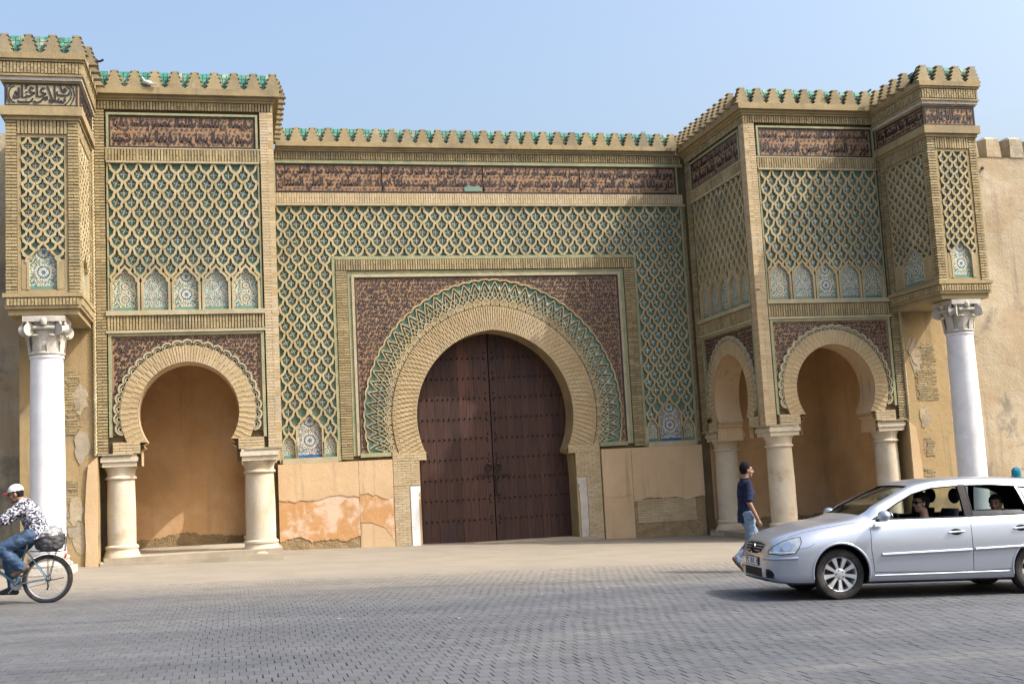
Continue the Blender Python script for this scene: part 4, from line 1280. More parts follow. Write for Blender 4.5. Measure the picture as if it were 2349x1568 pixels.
def cap(mb, p0, p1, r0, r1, flat_=None, k=4):
    """rounded tapered limb; flat_ = (axis vector, factor) squashes it"""
    p0, p1 = Vector(p0), Vector(p1)
    a = (p1 - p0)
    L = a.length
    if L < 1e-6: a = Vector((0, 0, 1)); L = 1e-6
    prof = [(r0 * math.sin(t), -r0 * math.cos(t)) for t in [math.pi / 2 * i / k for i in range(k + 1)]] + [(r1 * math.cos(t), L + r1 * math.sin(t)) for t in [math.pi / 2 * i / k for i in range(k + 1)]]
    n0 = len(mb.v)
    mb.lathe(p0, prof, 14, axis=tuple(a))
    if flat_:
        ax = Vector(flat_[0]).normalized(); f = flat_[1]; c = (p0 + p1) / 2
        for i in range(n0, len(mb.v)):
            v = Vector(mb.v[i]); d = (v - c).dot(ax); mb.v[i] = tuple(v + ax * d * (f - 1))
def ell(mb, c, r, rot=None):
    n0 = len(mb.v); c = Vector(c)
    mb.lathe((0, 0, 0), [(math.sin(t), -math.cos(t)) for t in [math.pi * i / 10 for i in range(11)]], 16)
    for i in range(n0, len(mb.v)):
        v = Vector(mb.v[i]); v = Vector((v.x * r[0], v.y * r[1], v.z * r[2]))
        if rot is not None: v = rot @ v
        mb.v[i] = tuple(c + v)
def loft(mb, rings_, k=18, power=2.0):
    """closed skin over ellipse rings: (centre, rx, ry, pitch)"""
    vs, fs = [], []
    for c, rx, ry, pt in rings_:
        for i in range(k):
            a = 2 * math.pi * i / k
            ca, sa = math.cos(a), math.sin(a)
            x = rx * math.copysign(abs(ca) ** (2 / power), ca); y = ry * math.copysign(abs(sa) ** (2 / power), sa)
            vs.append(Vector(c) + Vector((x * math.cos(pt), y, -x * math.sin(pt))))
    n = len(rings_)
    for j in range(n - 1):
        for i in range(k): fs.append((j * k + i, j * k + (i + 1) % k, (j + 1) * k + (i + 1) % k, (j + 1) * k + i))
    fs += [list(range(k - 1, -1, -1)), list(range((n - 1) * k, n * k))]
    mb.add(vs, fs)

def blob(mb, name, mat, parent, voxel=.011, it=3, wrinkle=0, wscale=9):
    me = mb.mesh('tmp', mat)
    bm = bmesh.new(); bm.from_mesh(me); bmesh.ops.remove_doubles(bm, verts=bm.verts, dist=1e-5); bmesh.ops.recalc_face_normals(bm, faces=bm.faces); bm.to_mesh(me); bm.free()
    o = bpy.data.objects.new('tmp', me); SC2.collection.objects.link(o)
    r = o.modifiers.new('r', 'REMESH'); r.mode = 'VOXEL'; r.voxel_size = voxel
    s = o.modifiers.new('s', 'SMOOTH'); s.factor = .5; s.iterations = it
    with bpy.context.temp_override(scene=SC2, view_layer=SC2.view_layers[0]): dg = bpy.context.evaluated_depsgraph_get()
    me2 = bpy.data.meshes.new_from_object(o.evaluated_get(dg))
    bpy.data.objects.remove(o); bpy.data.meshes.remove(me)
    me2.materials.clear(); me2.materials.append(mat)
    if wrinkle:
        from mathutils import noise as mn
        n = len(me2.vertices)
        co = np.empty(n * 3, np.float32); no = np.empty(n * 3, np.float32)
        me2.vertices.foreach_get('co', co); me2.vertices.foreach_get('normal', no)
        co = co.reshape(-1, 3); no = no.reshape(-1, 3)
        h = np.array([mn.noise((x * wscale, y * wscale, z * wscale * 1.8)) + .6 * mn.noise((x * wscale * 2.3, y * wscale * 2.3, z * wscale * 3)) for x, y, z in co.tolist()], np.float32)
        me2.vertices.foreach_set('co', (co + no * (h * wrinkle)[:, None]).ravel())
        me2.update()
    me2.shade_smooth()
    return link(name, me2, parent)

def head_parts(mb, c, yaw, pitch, s=1.0):
    """skull, jaw, nose, ears, lips; returns the head's rotation"""
    Rm = Matrix.Rotation(yaw, 3, 'Z') @ Matrix.Rotation(pitch, 3, 'Y')
    P = lambda x, y, z: Vector(c) + Rm @ Vector((x, y, z)) * s
    ell(mb, P(-.008, 0, .022), (.098 * s, .076 * s, .105 * s), Rm)
    ell(mb, P(.026, 0, -.045), (.066 * s, .058 * s, .078 * s), Rm)
    ell(mb, P(.062, 0, -.098), (.026 * s, .030 * s, .022 * s), Rm)
    cap(mb, P(.088, 0, .018), P(.112, 0, -.028), .009 * s, .015 * s)
    ell(mb, P(.100, 0, -.032), (.013 * s, .018 * s, .010 * s), Rm)
    ell(mb, P(.084, 0, -.062), (.014 * s, .024 * s, .007 * s), Rm)
    ell(mb, P(.082, 0, -.076), (.014 * s, .021 * s, .008 * s), Rm)
    for y in (-1, 1):
        ell(mb, P(-.006, y * .078, -.012), (.020 * s, .010 * s, .033 * s), Rm)
        ell(mb, P(.074, y * .032, .030), (.016 * s, .024 * s, .008 * s), Rm)
        ell(mb, P(.052, y * .044, -.030), (.028 * s, .020 * s, .024 * s), Rm)
    return P, Rm
def face_marks(P, Rm, s, parent, matn='eye'):
    e = MB()
    for y in (-1, 1):
        ell(e, P(.083, y * .032, .010), (.008 * s, .014 * s, .006 * s), Rm)
        cap(e, P(.092, y * .018, .034), P(.080, y * .050, .034), .005 * s, .004 * s)
    return e.build('eyes', M[matn], parent, smooth=60)
def hair_cap(P, Rm, s, parent, mat, low=-.02, bulk=.010):
    h = MB()
    ell(h, P(-.014, 0, .034), ((.100 + bulk) * s, (.080 + bulk) * s, (.104 + bulk) * s), Rm)
    ell(h, P(-.055, 0, low), (.055 * s, .072 * s, .055 * s), Rm)
    h2 = blob(h, 'hair', mat, parent, .010, 2, .006, 40)
    # keep the face free
    bm = bmesh.new(); bm.from_mesh(h2.data)
    inv = Rm.inverted(); o0 = P(0, 0, 0)
    dele = []
    for v in bm.verts:
        q_ = inv @ (v.co - o0) / s
        if (q_.x > .030 and q_.z < .066) or (q_.x > -.02 and q_.z < .015 and abs(q_.y) > .03): dele.append(v)
    bmesh.ops.delete(bm, geom=dele, context='VERTS'); bm.to_mesh(h2.data); bm.free()
    return h2

def hand(mb, w, d, palm_n, s=1.0, curl=.5):
    """palm and five fingers from wrist w along d; palm_n = palm normal"""
    w, d, n = Vector(w), Vector(d).normalized(), Vector(palm_n).normalized()
    t = d.cross(n).normalized()
    cap(mb, w, w + d * .075 * s, .026 * s, .034 * s, (n, .55))
    for i, L in enumerate((.072, .082, .076, .058)):
        b = w + d * .085 * s + t * (i - 1.5) * .019 * s
        m1 = b + (d * math.cos(curl * .6) + n * math.sin(curl * .6)) * L * .5 * s
        m2 = m1 + (d * math.cos(curl * 1.7) + n * math.sin(curl * 1.7)) * L * .5 * s
        cap(mb, b, m1, .0098 * s, .009 * s); cap(mb, m1, m2, .009 * s, .0075 * s)
    b = w + d * .025 * s - t * .026 * s
    m1 = b + (d * .75 - t * .5 + n * .25).normalized() * .042 * s
    m2 = m1 + (d * .9 - t * .1 + n * .4).normalized() * .032 * s
    cap(mb, b, m1, .013 * s, .011 * s); cap(mb, m1, m2, .011 * s, .009 * s)

def shoe(mb, ankle, toe, s=1.0):
    a, t = Vector(ankle), Vector(toe)
    d = (t - a); heel = a + Vector((0, 0, -.065 * s)) - d.normalized() * .03 * s if abs(d.z) < .06 else a - d.normalized() * .05 * s
    cap(mb, heel, t, .040 * s, .036 * s); cap(mb, a, a + d * .4, .047 * s, .042 * s)
    cap(mb, a + d * .3, t, .045 * s, .032 * s)

def arm(mb, sh, el, wr, r=(.052, .042, .030)):
    cap(mb, sh, el, r[0], r[1]); cap(mb, el, wr, r[1] * 1.02, r[2])
def leg(mb, hip, kn, an, r=(.088, .060, .042)):
    cap(mb, hip, kn, r[0], r[1]); cap(mb, kn, an, r[1] * 1.02, r[2])
    k, a = Vector(kn), Vector(an); cap(mb, k + (a - k) * .18, k + (a - k) * .45, r[1], r[1] * .85)

# --- the young man walking behind the car
def walking_man():
    p = empty('person', (1.34, -12.46, G(1.34)))
    tag(p, 'young man in navy short-sleeved shirt and pale jeans walking behind the car bonnet', 'person')
    hip = {1: (0, .10, .93), -1: (0, -.10, .93)}
    kn = {1: (.20, .10, .53), -1: (.03, -.10, .50)}
    an = {1: (.34, .10, .10), -1: (-.27, -.10, .20)}
    toe = {1: (.52, .11, .045), -1: (-.15, -.11, .045)}
    sh = {1: (.06, .185, 1.43), -1: (-.01, -.185, 1.43)}
    el_ = {1: (.06, .235, 1.13), -1: (-.03, -.235, 1.13)}
    wr = {1: (.19, .21, .90), -1: (.09, -.245, .87)}
    b = MB()
    loft(b, [((0, 0, .88), .10, .15, 0), ((0, 0, 1.0), .095, .14, 0), ((.02, 0, 1.15), .095, .14, 0), ((.03, 0, 1.33), .11, .17, 0), ((.025, 0, 1.44), .085, .16, 0), ((.02, 0, 1.50), .06, .07, 0)])
    cap(b, (.02, 0, 1.45), (.055, 0, 1.60), .062, .056)
    P, Rm = head_parts(b, (.075, 0, 1.665), R(-8), R(4))
    for s in (1, -1):
        arm(b, sh[s], el_[s], wr[s]); leg(b, hip[s], kn[s], an[s])
        d = Vector(wr[s]) - Vector(el_[s]); hand(b, wr[s], d + Vector((.02, 0, -.1)), (.3, -s, .0), 1.0, .45)
    blob(b, 'body', M['skin'], p, .0085, 2)
    face_marks(P, Rm, 1, p)
    hair_cap(P, Rm, 1, p, M['hair'], bulk=.014)
    t = MB()
    loft(t, [((0.0, 0, .80), .135, .180, 0), ((0, 0, .95), .128, .172, 0), ((.01, 0, 1.12), .122, .168, 0), ((.025, 0, 1.30), .132, .192, 0), ((.02, 0, 1.42), .108, .185, 0), ((.02, 0, 1.49), .075, .11, 0), ((.025, 0, 1.525), .066, .068, 0)])
    for s in (1, -1):
        e = Vector(sh[s]).lerp(Vector(el_[s]), .78); cap(t, sh[s], e, .072, .070); 
    blob(t, 'shirt', M['navy'], p, .011, 2, .010, 8)
    c = MB(); c.tube([(.03 + .070 * math.cos(a), .070 * math.sin(a), 1.525 + .012 * math.cos(a)) for a in [2 * math.pi * i / 14 for i in range(14)]], .014, 6, closed=True); c.build('collar', M['navy'], p, smooth=60)
    j = MB()
    loft(j, [((0, 0, .80), .11, .165, 0), ((0, 0, .92), .112, .16, 0), ((0, 0, 1.0), .10, .15, 0)])
    for s in (1, -1): leg(j, hip[s], kn[s], Vector(kn[s]).lerp(Vector(an[s]), .93), (.105, .080, .070))
    blob(j, 'jeans', M['denim'], p, .012, 2, .012, 9)
    for s in (1, -1):
        f = MB(); shoe(f, an[s], toe[s]); blob(f, 'shoe', M['leather'], p, .010, 2)
walking_man()

# --- cyclist and bicycle
BK = (-9.459 - .06, -12.57)
bike = empty('bicycle', (BK[0], BK[1], G(BK[0])), math.pi)
tag(bike, 'blue mountain bicycle with rear rack ridden out of the left edge', 'bicycle')
M['bike_blue'] = flat('bike_blue', (.055, .145, .215), .3, .2, coat=.6, var=.08)
M['rubber'] = surf('rubber', (.022, .021, .021), (.035, .033, .032), 9, ws=False, rough=.85, bscale=70, bump=.3, dirt=(.09, .08, .07), dscale=4, damt=.5)
M['steel'] = flat('steel', (.50, .50, .52), .28, 1.0, var=.1)
M['dark_steel'] = flat('dark_steel', (.06, .06, .065), .45, .8, var=.2)
def bike_wheel(x, z=.335, r=.335):
    w = empty('wheel', (x, 0, z)); w.parent = bike
    t = MB(); t.lathe((0, 0, 0), [(r - .052, -.016), (r - .030, -.026), (r - .008, -.020), (r, 0), (r - .008, .020), (r - .030, .026), (r - .052, .016), (r - .052, -.016)], 48, axis=(0, 1, 0))
    for i in range(60):
        a = 2 * math.pi * i / 60
        for y in (-.014, .014):
            a2 = a + (.5 if y > 0 else 0) * 2 * math.pi / 60
            d = Vector((math.cos(a2), 0, math.sin(a2))); q_ = d * (r - .002)
            tt = Vector((-d.z, 0, d.x)) * .010
            t.hexa([q_ - tt + Vector((0, y - .009, 0)), q_ + tt + Vector((0, y - .009, 0)), q_ + tt + Vector((0, y + .009, 0)), q_ - tt + Vector((0, y + .009, 0))] +
                   [q_ - tt + d * .009 + Vector((0, y - .007, 0)), q_ + tt + d * .009 + Vector((0, y - .007, 0)), q_ + tt + d * .009 + Vector((0, y + .007, 0)), q_ - tt + d * .009 + Vector((0, y + .007, 0))])
    t.build('tyre', M['rubber'], w, smooth=40)
    m = MB(); m.lathe((0, 0, 0), [(r - .055, -.012), (r - .066, -.008), (r - .070, 0), (r - .066, .008), (r - .055, .012)], 40, axis=(0, 1, 0)); m.build('rim', M['steel'], w, smooth=40)
    s = MB()
    for i in range(28):
        a = 2 * math.pi * i / 28; sd = .022 if i % 2 else -.022; b_ = a + (.5 if (i // 2) % 2 else -.5)
        s.tube([(.02 * math.cos(b_), sd, .02 * math.sin(b_)), ((r - .066) * math.cos(a), 0, (r - .066) * math.sin(a))], .0017, 4, caps=False)
    tag(s.build('spoke', M['steel'], w), kind='stuff')
    h = MB(); h.lathe((0, -.05, 0), [(0, 0), (.014, 0), (.016, .02), (.024, .025), (.016, .03), (.016, .07), (.024, .075), (.014, .1), (0, .1)], 14, axis=(0, 1, 0)); h.build('hub', M['steel'], w, smooth=40)
bike_wheel(0); bike_wheel(1.06)
BB = Vector((.425, 0, .285))
fm = MB()
st_top = Vector((.285, 0, .80)); hd_t, hd_b = Vector((.90, 0, .86)), Vector((.935, 0, .72))
fm.tube([BB, st_top], .016, 10); fm.tube([BB, hd_b + Vector((-.012, 0, .02))], .019, 10); fm.tube([st_top + Vector((0, 0, -.05)), hd_t], .016, 10); fm.tube([hd_t, hd_b], .021, 10)
for y in (-1, 1):
    fm.tube([BB + Vector((0, y * .035, 0)), (.0, y * .062, .335)], .010, 8); fm.tube([st_top + Vector((-.01, y * .02, -.06)), (0, y * .062, .335)], .009, 8)
    fm.tube([hd_b + Vector((.01, y * .045, -.03)), (1.06, y * .055, .335)], .014, 8)
fm.tube([hd_b + Vector((.008, -.05, -.03)), hd_b + Vector((.008, .05, -.03))], .016, 8)
fm.build('frame', M['bike_blue'], bike, smooth=50)
sd = MB(); ell(sd, (.215, 0, .925), (.13, .075, .03)); cap(sd, (.25, 0, .925), (.40, 0, .93), .035, .022, ((0, 0, 1), .7)); blob(sd, 'saddle', M['black_leather'], bike, .011, 2)
sp_ = MB(); sp_.tube([st_top + Vector((0, 0, -.03)), (.255, 0, .91)], .013, 10); sp_.build('seat_post', M['steel'], bike, smooth=50)
hb = MB(); hb.tube([hd_t + Vector((0, 0, 0)), (.885, 0, .96), (.93, 0, .99)], .014, 8); hb.tube([(.84, -.30, 1.0), (.90, -.16, 1.0), (.93, 0, .99), (.90, .16, 1.0), (.84, .30, 1.0)], .012, 8); hb.build('handlebar', M['dark_steel'], bike, smooth=50)
gr = MB()
for y in (-1, 1): gr.tube([(.825, y * .31, 1.0), (.865, y * .21, 1.0)], .018, 8)
gr.build('grip', M['rubber'], bike)
ck = MB(); ck.lathe(BB + Vector((0, -.06, 0)), [(0, 0), (.085, 0), (.085, .005), (0, .005)], 28, axis=(0, 1, 0)); ck.lathe(BB + Vector((0, -.07, 0)), [(.018, 0), (.018, .14)], 12, axis=(0, 1, 0))
PA = Vector((-.115, 0, .125))
ck.tube([BB + Vector((0, .075, 0)), BB + PA + Vector((0, .085, 0))], .012, 8); ck.tube([BB + Vector((0, -.075, 0)), BB - PA + Vector((0, -.085, 0))], .012, 8); ck.build('crank', M['steel'], bike, smooth=40)
for y, q_ in ((1, PA), (-1, -PA)):
    pd = MB(); c = BB + q_ + Vector((0, y * .13, 0)); pd.cube(tuple(c - Vector((.045, .045, .012))), tuple(c + Vector((.045, .045, .012)))); pd.build('pedal', M['dark_steel'], bike)
ch = MB(); ch.tube([BB + Vector((0, -.055, .085)), (0, -.055, .375)], .004, 5); ch.tube([BB + Vector((0, -.055, -.085)), (.03, -.055, .27), (.0, -.055, .20)], .004, 5); ch.build('chain', M['dark_steel'], bike)
dr = MB(); dr.lathe((0, -.06, .335), [(0, 0), (.045, 0), (.04, .01), (.025, .02), (0, .02)], 18, axis=(0, 1, 0)); dr.tube([(0, .065, .33), (-.02, .068, .24), (.0, .066, .185)], .013, 6); dr.build('derailleur', M['dark_steel'], bike)
rk = MB()
for y in (-.06, .06):
    rk.tube([(.24, y * .5, .735), (-.16, y, .715), (-.24, y, .72)], .006, 6); rk.tube([(-.02, y * 1.1, .345), (-.12, y, .715)], .006, 6); rk.tube([(.0, y * 1.1, .345), (-.02, y, .715)], .005, 6)
for x in (-.2, -.1, 0, .1): rk.tube([(x, -.06, .716), (x, .06, .716)], .005, 5)
rk.tube([(-.24, -.06, .72), (-.24, .06, .72), (-.25, .06, .92), (-.25, -.06, .92), (-.24, -.06, .72)], .007, 6)
rk.build('rack', M['dark_steel'], bike, smooth=50)
tl = MB(); tl.lathe((-.235, .03, .655), [(0, 0), (.032, 0), (.034, .012), (.025, .03), (0, .034)], 14, axis=(-1, 0, 0)); tl.build('tail_light', M['cap_red'], bike, smooth=40)
sk = MB(); sk.tube([(.02, .07, .31), (-.10, .08, .325), (-.235, .10, .345)], .007, 6); sk.build('kickstand', M['dark_steel'], bike)
mg = MB()
mg.lathe((0, 0, .335), [(.365, -.028), (.372, 0), (.365, .028)], 48, axis=(0, 1, 0))
mo = mg.build('mudguard', M['black_leather'], bike, smooth=50)
bm = bmesh.new(); bm.from_mesh(mo.data); bmesh.ops.delete(bm, geom=[v for v in bm.verts if v.co.z < .50 or v.co.x > .27], context='VERTS'); bm.to_mesh(mo.data); bm.free()

# bundle on the rack
bag = empty('bag', (BK[0], BK[1], G(BK[0])), math.pi)
tag(bag, 'black bundle wrapped in grey plastic on the bicycle rack', 'bag')
M['bin_liner'] = surf('bin_liner', (.022, .022, .024), (.06, .06, .065), 12, ws=False, rough=.35, bump=.6, bscale=25, spec=.5, dirt=(.13, .13, .135), dscale=5, damt=.5)
M['grey_plastic'] = surf('grey_plastic', (.17, .175, .18), (.30, .305, .31), 9, ws=False, rough=.3, bump=.8, bscale=22, spec=.5, dirt=(.06, .06, .065), dscale=6, damt=.7)
q = MB(); loft(q, [((-.03, 0, .722), .10, .10, 0), ((-.03, 0, .76), .18, .15, 0), ((-.02, 0, .88), .225, .18, 0), ((-.01, 0, .96), .23, .185, 0), ((-.01, 0, .99), .17, .13, 0)]); blob(q, 'basket', M['bin_liner'], bag, .013, 2, .012, 14)
q = MB(); loft(q, [((.0, 0, .94), .23, .19, 0), ((.01, 0, .99), .225, .186, 0), ((-.03, 0, 1.04), .16, .14, 0), ((-.07, 0, 1.07), .06, .07, 0)]); cap(q, (-.09, 0, 1.05), (-.12, .02, 1.09), .03, .01); blob(q, 'plastic_cover', M['grey_plastic'], bag, .012, 1, .020, 16)

def cyclist():
    p = empty('person', (BK[0], BK[1], G(BK[0])), math.pi)
    tag(p, 'cyclist in white cap with red peak, patterned black and white shirt and blue jeans', 'person')
    hip = {1: (.20, .11, .97), -1: (.20, -.11, .97)}
    kn = {1: (.60, .13, .80), -1: (.54, -.12, .60)}
    an = {1: (.30, .14, .50), -1: (.47, -.14, .225)}
    toe = {1: (.44, .145, .425), -1: (.64, -.145, .175)}
    sh = {1: (.31, .19, 1.385), -1: (.31, -.19, 1.385)}
    el_ = {1: (.545, .27, 1.185), -1: (.57, -.26, 1.20)}
    wr = {1: (.80, .27, 1.045), -1: (.80, -.27, 1.045)}
    b = MB()
    loft(b, [((.17, 0, .95), .12, .15, 0), ((.18, 0, 1.04), .115, .15, R(12)), ((.235, 0, 1.20), .11, .15, R(22)), ((.30, 0, 1.36), .10, .17, R(30)), ((.345, 0, 1.44), .06, .08, R(36))])
    cap(b, (.32, 0, 1.40), (.385, 0, 1.51), .062, .058)
    P, Rm = head_parts(b, (.425, 0, 1.56), 0, R(10))
    for s in (1, -1):
        arm(b, sh[s], el_[s], wr[s]); leg(b, hip[s], kn[s], an[s])
        d = Vector(wr[s]) - Vector(el_[s]); hand(b, wr[s], (.9, 0, -.35), (.0, -s * .25, -1), 1.0, .9)
    blob(b, 'body', M['skin'], p, .0085, 2)
    face_marks(P, Rm, 1, p)
    hair_cap(P, Rm, 1, p, M['hair'], bulk=.004)
    t = MB()
    loft(t, [((.10, 0, .91), .165, .19, R(5)), ((.13, 0, 1.03), .160, .188, R(10)), ((.185, 0, 1.17), .158, .19, R(20)), ((.25, 0, 1.30), .15, .205, R(27)), ((.315, 0, 1.41), .11, .18, R(33)), ((.355, 0, 1.465), .078, .088, R(38))], 20)
    for s in (1, -1): cap(t, sh[s], Vector(sh[s]).lerp(Vector(el_[s]), .92), .085, .085)
    blob(t, 'shirt', M['printed'], p, .011, 2, .014, 8)
    j = MB()
    loft(j, [((.14, 0, .88), .12, .16, 0), ((.17, 0, .98), .15, .165, 0), ((.19, 0, 1.06), .12, .155, 0)])
    for s in (1, -1): leg(j, hip[s], kn[s], Vector(kn[s]).lerp(Vector(an[s]), .90), (.115, .085, .075))
    blob(j, 'jeans', M['denim_dark'], p, .012, 2, .012, 10)
    for s in (1, -1):
        f = MB(); shoe(f, an[s], toe[s]); blob(f, 'shoe', M['leather'] if s > 0 else M['black_leather'], p, .010, 2)
    c = MB()
    ell(c, P(-.012, 0, .045), (.112, .092, .098), Rm); h = blob(c, 'cap', M['cap_white'], p, .009, 2)
    bm = bmesh.new(); bm.from_mesh(h.data); inv = Rm.inverted(); o0 = P(0, 0, 0)
    bmesh.ops.delete(bm, geom=[v for v in bm.verts if (inv @ (v.co - o0)).z < .032], context='VERTS'); bm.to_mesh(h.data); bm.free()
    k = MB(); pts = []
    for i in range(9):
        a = -1.15 + 2.3 * i / 8; pts.append((P(.055 + .045 * math.cos(a) , .080 * math.sin(a), .038), P(.085 + .095 * math.cos(a), .070 * math.sin(a), .022)))
    up_ = Rm @ Vector((0, 0, .006))
    vs = []
    for a, b2 in pts: vs += [a, b2, b2 + up_, a + up_]
    k.add(vs, [(4 * i + x, 4 * i + 4 + x, 4 * i + 4 + (x + 1) % 4, 4 * i + (x + 1) % 4) for i in range(8) for x in range(4)] + [(0, 1, 2, 3), (35, 34, 33, 32)])
    k.build('cap_peak', M['cap_red'], h, smooth=40)
cyclist()

# --- woman with a headscarf by the right marble column
def woman():
    x, y = 11.12, -6.2
    p = empty('person', (x, y, G(x)), R(20))
    tag(p, 'woman in a teal headscarf half hidden behind the car roof', 'person')
    b = MB(); loft(b, [((0, 0, .3), .13, .16, 0), ((0, 0, .9), .13, .17, 0), ((.02, 0, 1.2), .12, .17, 0), ((.02, 0, 1.35), .07, .12, 0)])
    cap(b, (.02, 0, 1.3), (.04, 0, 1.44), .055, .05)
    P, Rm = head_parts(b, (.05, 0, 1.50), R(10), R(5), .95)
    for s in (1, -1): arm(b, (.02, s * .17, 1.30), (-.02, s * .22, 1.02), (.10, s * .2, .82)); hand(b, (.10, s * .2, .82), (.1, 0, -1), (.2, -s, 0))
    for s in (1, -1): leg(b, (0, s * .09, .85), (.03, s * .09, .45), (0, s * .09, .08)); cap(b, (0, s * .09, .04), (.14, s * .09, .03), .035, .03)
    blob(b, 'body', M['skin_pale'], p, .012, 2); face_marks(P, Rm, .95, p)
    t = MB(); loft(t, [((0, 0, .12), .20, .24, 0), ((0, 0, .6), .17, .21, 0), ((.01, 0, 1.0), .15, .19, 0), ((.02, 0, 1.25), .14, .20, 0), ((.02, 0, 1.36), .09, .13, 0)])
    for s in (1, -1): arm(t, (.02, s * .17, 1.30), (-.02, s * .22, 1.02), (.08, s * .2, .86), (.075, .065, .06))
    blob(t, 'robe', M['robe'], p, .014, 2, .012)
    h = MB(); ell(h, (.03, 0, 1.53), (.125, .105, .125)); cap(h, (.02, 0, 1.50), (.02, 0, 1.34), .10, .13)
    hs = blob(h, 'headscarf', M['teal_scarf'], p, .011, 2, .008, 16)
    bm = bmesh.new(); bm.from_mesh(hs.data); o0 = Vector((.05, 0, 1.50)); inv = Rm.inverted()
    bmesh.ops.delete(bm, geom=[v for v in bm.verts if (lambda q_: q_.x > .05 and abs(q_.y) < .065 and -.10 < q_.z < .075)(inv @ (v.co - o0))], context='VERTS'); bm.to_mesh(hs.data); bm.free()
woman()
# ------------------------------------------------------------------ car
CA = Vector((.447, -17.038, G(.447)))
CYAW = math.pi - R(8.6)
car = empty('car', (0, 0, 0))
tag(car, 'silver five-door hatchback car driving left across the square', 'car')
cm = Matrix.Rotation(-math.atan(GX), 4, 'Y') @ Matrix.Rotation(CYAW, 4, 'Z')
off = cm @ Vector((0, .70, 0))
cm.translation = CA - off
car.matrix_world = cm
def paint():
    m, nt, b = new_mat('silver_paint')
    v = coord(nt, False)
    fl_ = noise(nt, v, 900, 2)
    col = mixc(nt, fl_.step(.3, .7), (.37, .405, .475), (.45, .485, .555))
    col = mixc(nt, noise(nt, v, 2.2, 5).step(.5, .8) * .25, col, (.30, .30, .31))
    nt.links.new(col, b.inputs['Base Color'])
    b.inputs['Metallic'].default_value = .65; b.inputs['Roughness'].default_value = .30
    b.inputs['Coat Weight'].default_value = .7; b.inputs['Coat Roughness'].default_value = .08
    return m
M['paint'] = paint()
M['interior'] = flat('interior', (.014, .014, .016), .9, spec=.15, var=.3)
M['black_trim'] = flat('black_trim', (.009, .009, .010), .6, spec=.2, var=.2)
M['chrome'] = flat('chrome', (.72, .73, .75), .12, 1.0, var=.05)
M['alloy'] = flat('alloy', (.70, .71, .73), .30, .75, coat=.3, var=.06)
M['plate'] = flat('plate', (.70, .70, .68), .5, var=.06)
M['lens'] = flat('lens', (.30, .34, .37), .10, .3, coat=1.0, var=.2, vs=16)
M['amber'] = flat('amber', (.55, .20, .03), .3)
def glass(name, tint, rough=.02, a=.75):
    m, nt, b = new_mat(name)
    out = nt.nodes['Material Output']
    g = nt.nodes.new('ShaderNodeBsdfGlossy'); g.inputs['Roughness'].default_value = rough; g.inputs['Color'].default_value = (.95, .97, 1, 1)
    t = nt.nodes.new('ShaderNodeBsdfTransparent'); t.inputs['Color'].default_value = tint + (1,)
    f = nt.nodes.new('ShaderNodeFresnel'); f.inputs['IOR'].default_value = 1.5
    mx = nt.nodes.new('ShaderNodeMixShader')
    nt.links.new(f.outputs[0], mx.inputs[0]); nt.links.new(t.outputs[0], mx.inputs[1]); nt.links.new(g.outputs[0], mx.inputs[2]); nt.links.new(mx.outputs[0], out.inputs[0])
    return m
M['glass'] = glass('glass', (.72, .80, .78)); M['dark_glass'] = glass('dark_glass', (.30, .38, .38))

def spl(tab, x):
    """smooth interpolation through (x, value) points"""
    xs = [t[0] for t in tab]
    if x <= xs[0]: return tab[0][1]
    if x >= xs[-1]: return tab[-1][1]
    i = max(k for k in range(len(xs)) if xs[k] <= x)
    p = [tab[max(0, min(len(tab) - 1, i + d))] for d in (-1, 0, 1, 2)]
    h = p[2][0] - p[1][0]; t = (x - p[1][0]) / h
    def sl(a, b, c):
        d1 = (b[1] - a[1]) / (b[0] - a[0]) if b[0] != a[0] else None; d2 = (c[1] - b[1]) / (c[0] - b[0]) if c[0] != b[0] else None
        if d1 is None: return d2
        if d2 is None: return d1
        return 0 if d1 * d2 <= 0 else 2 * d1 * d2 / (d1 + d2)
    m0, m1 = sl(p[0], p[1], p[2]) * h, sl(p[1], p[2], p[3]) * h
    t2, t3 = t * t, t * t * t
    return (2 * t3 - 3 * t2 + 1) * p[1][1] + (t3 - 2 * t2 + t) * m0 + (-2 * t3 + 3 * t2) * p[2][1] + (t3 - t2) * m1

ZT = [(-3.40, .62), (-3.37, .82), (-3.33, .98), (-3.20, 1.20), (-3.06, 1.375), (-2.9, 1.43), (-2.5, 1.472), (-1.9, 1.49), (-1.45, 1.474), (-1.15, 1.428), (-.95, 1.350), (-.72, 1.240), (-.48, 1.120), (-.30, 1.030), (-.20, .995), (-.08, .972), (.15, .938), (.4, .882), (.58, .832), (.70, .788), (.79, .730), (.845, .645), (.875, .56)]
ZB = [(-3.40, .34), (-3.3, .25), (-3.0, .22), (-2.2, .19), (0, .19), (.5, .19), (.78, .21), (.86, .25), (.875, .28)]
WM = [(-3.40, .62), (-3.36, .72), (-3.28, .79), (-3.1, .845), (-2.7, .875), (-1.8, .880), (-.8, .880), (0, .878), (.35, .865), (.55, .835), (.70, .775), (.79, .700), (.845, .615), (.875, .54)]
ZSH = [(-3.40, .58), (-3.36, .76), (-3.3, .90), (-3.1, .965), (-2.4, .965), (-1.5, .945), (-.6, .925), (-.3, .915), (0, .888), (.3, .842), (.55, .780), (.70, .728), (.79, .672), (.845, .60), (.875, .53)]
WSH = [(-3.40, .60), (-3.36, .69), (-3.28, .745), (-3.0, .80), (-2.2, .825), (-1.2, .825), (-.5, .81), (0, .785), (.3, .755), (.55, .70), (.70, .63), (.79, .56), (.845, .50), (.875, .45)]
